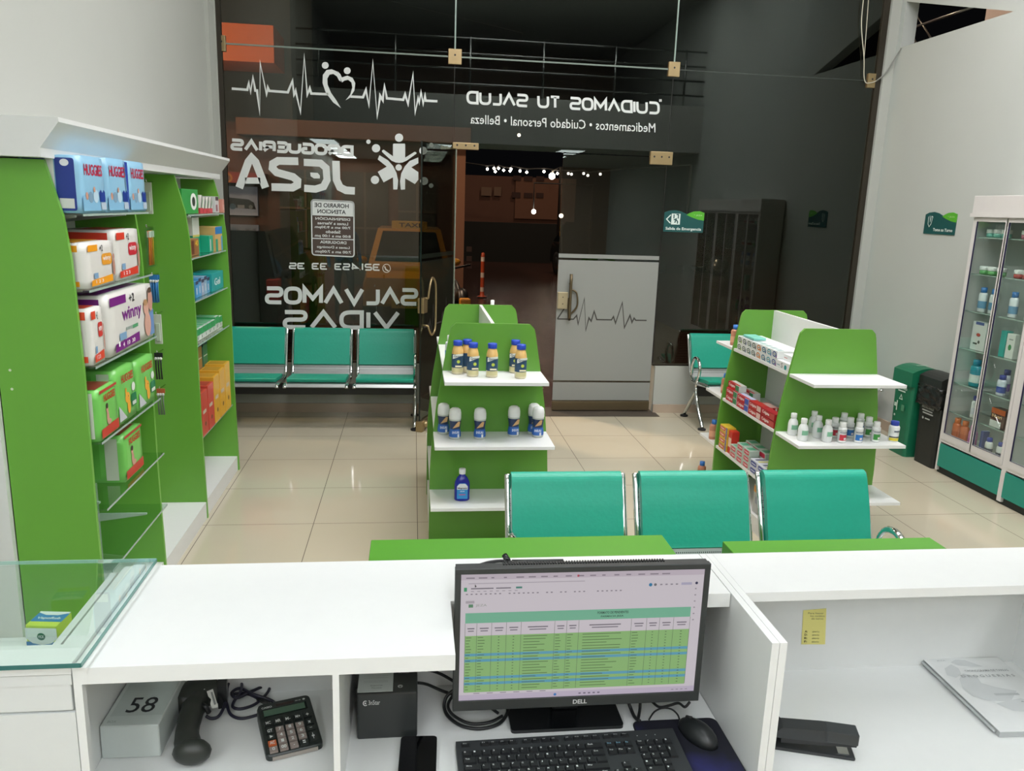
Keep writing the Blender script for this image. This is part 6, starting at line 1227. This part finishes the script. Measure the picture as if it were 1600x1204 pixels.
# motorcycle behind the left edge of the doorway
t = thing('motorcycle', 'dark motorcycle with a yellow tail box beside the traffic post', 'motorcycle', (.60, 11.2, GZ), R_(8)); DM = mat('101010', .4)
for y in (-.6, .6): b = MB(); b.lathe([(.2, -.05), (.29, -.05), (.29, .05), (.2, .05)], RUBBER, (0, 0, 0), 18, M=Matrix.Translation((0, y, .29)) @ Matrix.Rotation(R_(90), 4, 'Y')); b.build('wheel', t, world=False)
b = MB(); b.tube(smooth([V((0, -.6, .29)), V((0, -.5, .7)), V((0, -.2, .62)), V((0, .1, .75)), V((0, .6, .8))], 4), .07, DM); b.box(-.12, -.25, .3, .12, .2, .6, DM, bev=.04); b.build('motorcycle_body', t, world=False)
b = MB(); b.tube([(-.3, .45, 1.02), (0, .5, .95), (.3, .45, 1.02)], .016, DM); b.tube([(0, .5, .95), (0, .62, .3)], .025, DM); b.build('handlebar', t, world=False)
MB().box(-.07, -.70, .56, .07, -.58, .66, mat('c8862a', .4), bev=.02).build('tail_box', t, world=False)
# pedestrian in a blue top behind the opening-hours panel
def person(loc, rz):
    t = thing('person', 'person in a blue top and dark trousers standing beside the taxi', 'person', loc, rz)
    P = dict(pel=(0, 0, .95, .15, .11), ch=(0, 0, 1.25, .17, .12), nk=(0, 0, 1.47, .06, .06), hd=(0, -.02, 1.60, .085, .10), hd2=(0, -.02, 1.68, .075, .09))
    nodes = []; edges = []
    def nd(x, y, z, r): nodes.append((x, y, z, r)); return len(nodes)-1
    pel = nd(0, 0, .95, .14); wa = nd(0, 0, 1.08, .13); ch = nd(0, 0, 1.30, .15); nk = nd(0, 0, 1.46, .055); h1 = nd(0, -.01, 1.56, .075); h2 = nd(0, -.01, 1.66, .085)
    edges += [(pel, wa), (wa, ch), (ch, nk), (nk, h1), (h1, h2)]
    for s in (-1, 1):
        hp = nd(s*.10, 0, .86, .095); kn = nd(s*.11, -.02, .48, .062); an = nd(s*.12, .02, .09, .042); to = nd(s*.13, -.13, .04, .038); edges += [(pel, hp), (hp, kn), (kn, an), (an, to)]
        sh = nd(s*.19, 0, 1.38, .06); el = nd(s*.25, .03, 1.10, .045); wr = nd(s*.25, -.08, .88, .03); hn = nd(s*.25, -.11, .80, .038); edges += [(ch, sh), (sh, el), (el, wr), (wr, hn)]
    me = bpy.data.meshes.new('body'); me.from_pydata([n_[:3] for n_ in nodes], edges, []); ob = bpy.data.objects.new('body', me); COL.objects.link(ob)
    sk = ob.modifiers.new('s', 'SKIN'); sk.use_smooth_shade = True
    for i, v in enumerate(me.skin_vertices[0].data): v.radius = (nodes[i][3], nodes[i][3]*.8); v.use_root = (i == pel)
    ob.modifiers.new('d', 'SUBSURF').levels = 1
    bpy.context.view_layer.update(); m2 = bpy.data.meshes.new_from_object(ob.evaluated_get(bpy.context.evaluated_depsgraph_get())); bpy.data.objects.remove(ob)
    for mm in (mat('2a5c8c', .8), mat('1c2230', .8), mat('9a6c54', .6), mat('15120f', .7)): m2.materials.append(mm)
    for p in m2.polygons:
        c = p.center; p.use_smooth = True; p.material_index = 1 if c.z < .95 and abs(c.x) < .2 else 3 if (c.z > 1.68 or (c.z > 1.56 and c.y > .03)) else 2 if (c.z > 1.46 or c.z < .86) else 0
    o = bpy.data.objects.new('body', m2); COL.objects.link(o); o.parent = t; return t
person((-1.08, 12.9, GZ), R_(20))
# unseen warm point lights added to brighten the street and its buildings
for x, y, z, e in ((-2.6, 11.0, 8.5, 2300), (-4.2, 13.4, 3.4, 420), (6.5, 22, 13.0, 1500)):
    l = bpy.data.lights.new('street_fill', 'POINT'); l.energy = e; l.color = (1, .74, .52); l.shadow_soft_size = .3; o = bpy.data.objects.new('street_fill', l); o.location = (x, y, z); COL.objects.link(o)
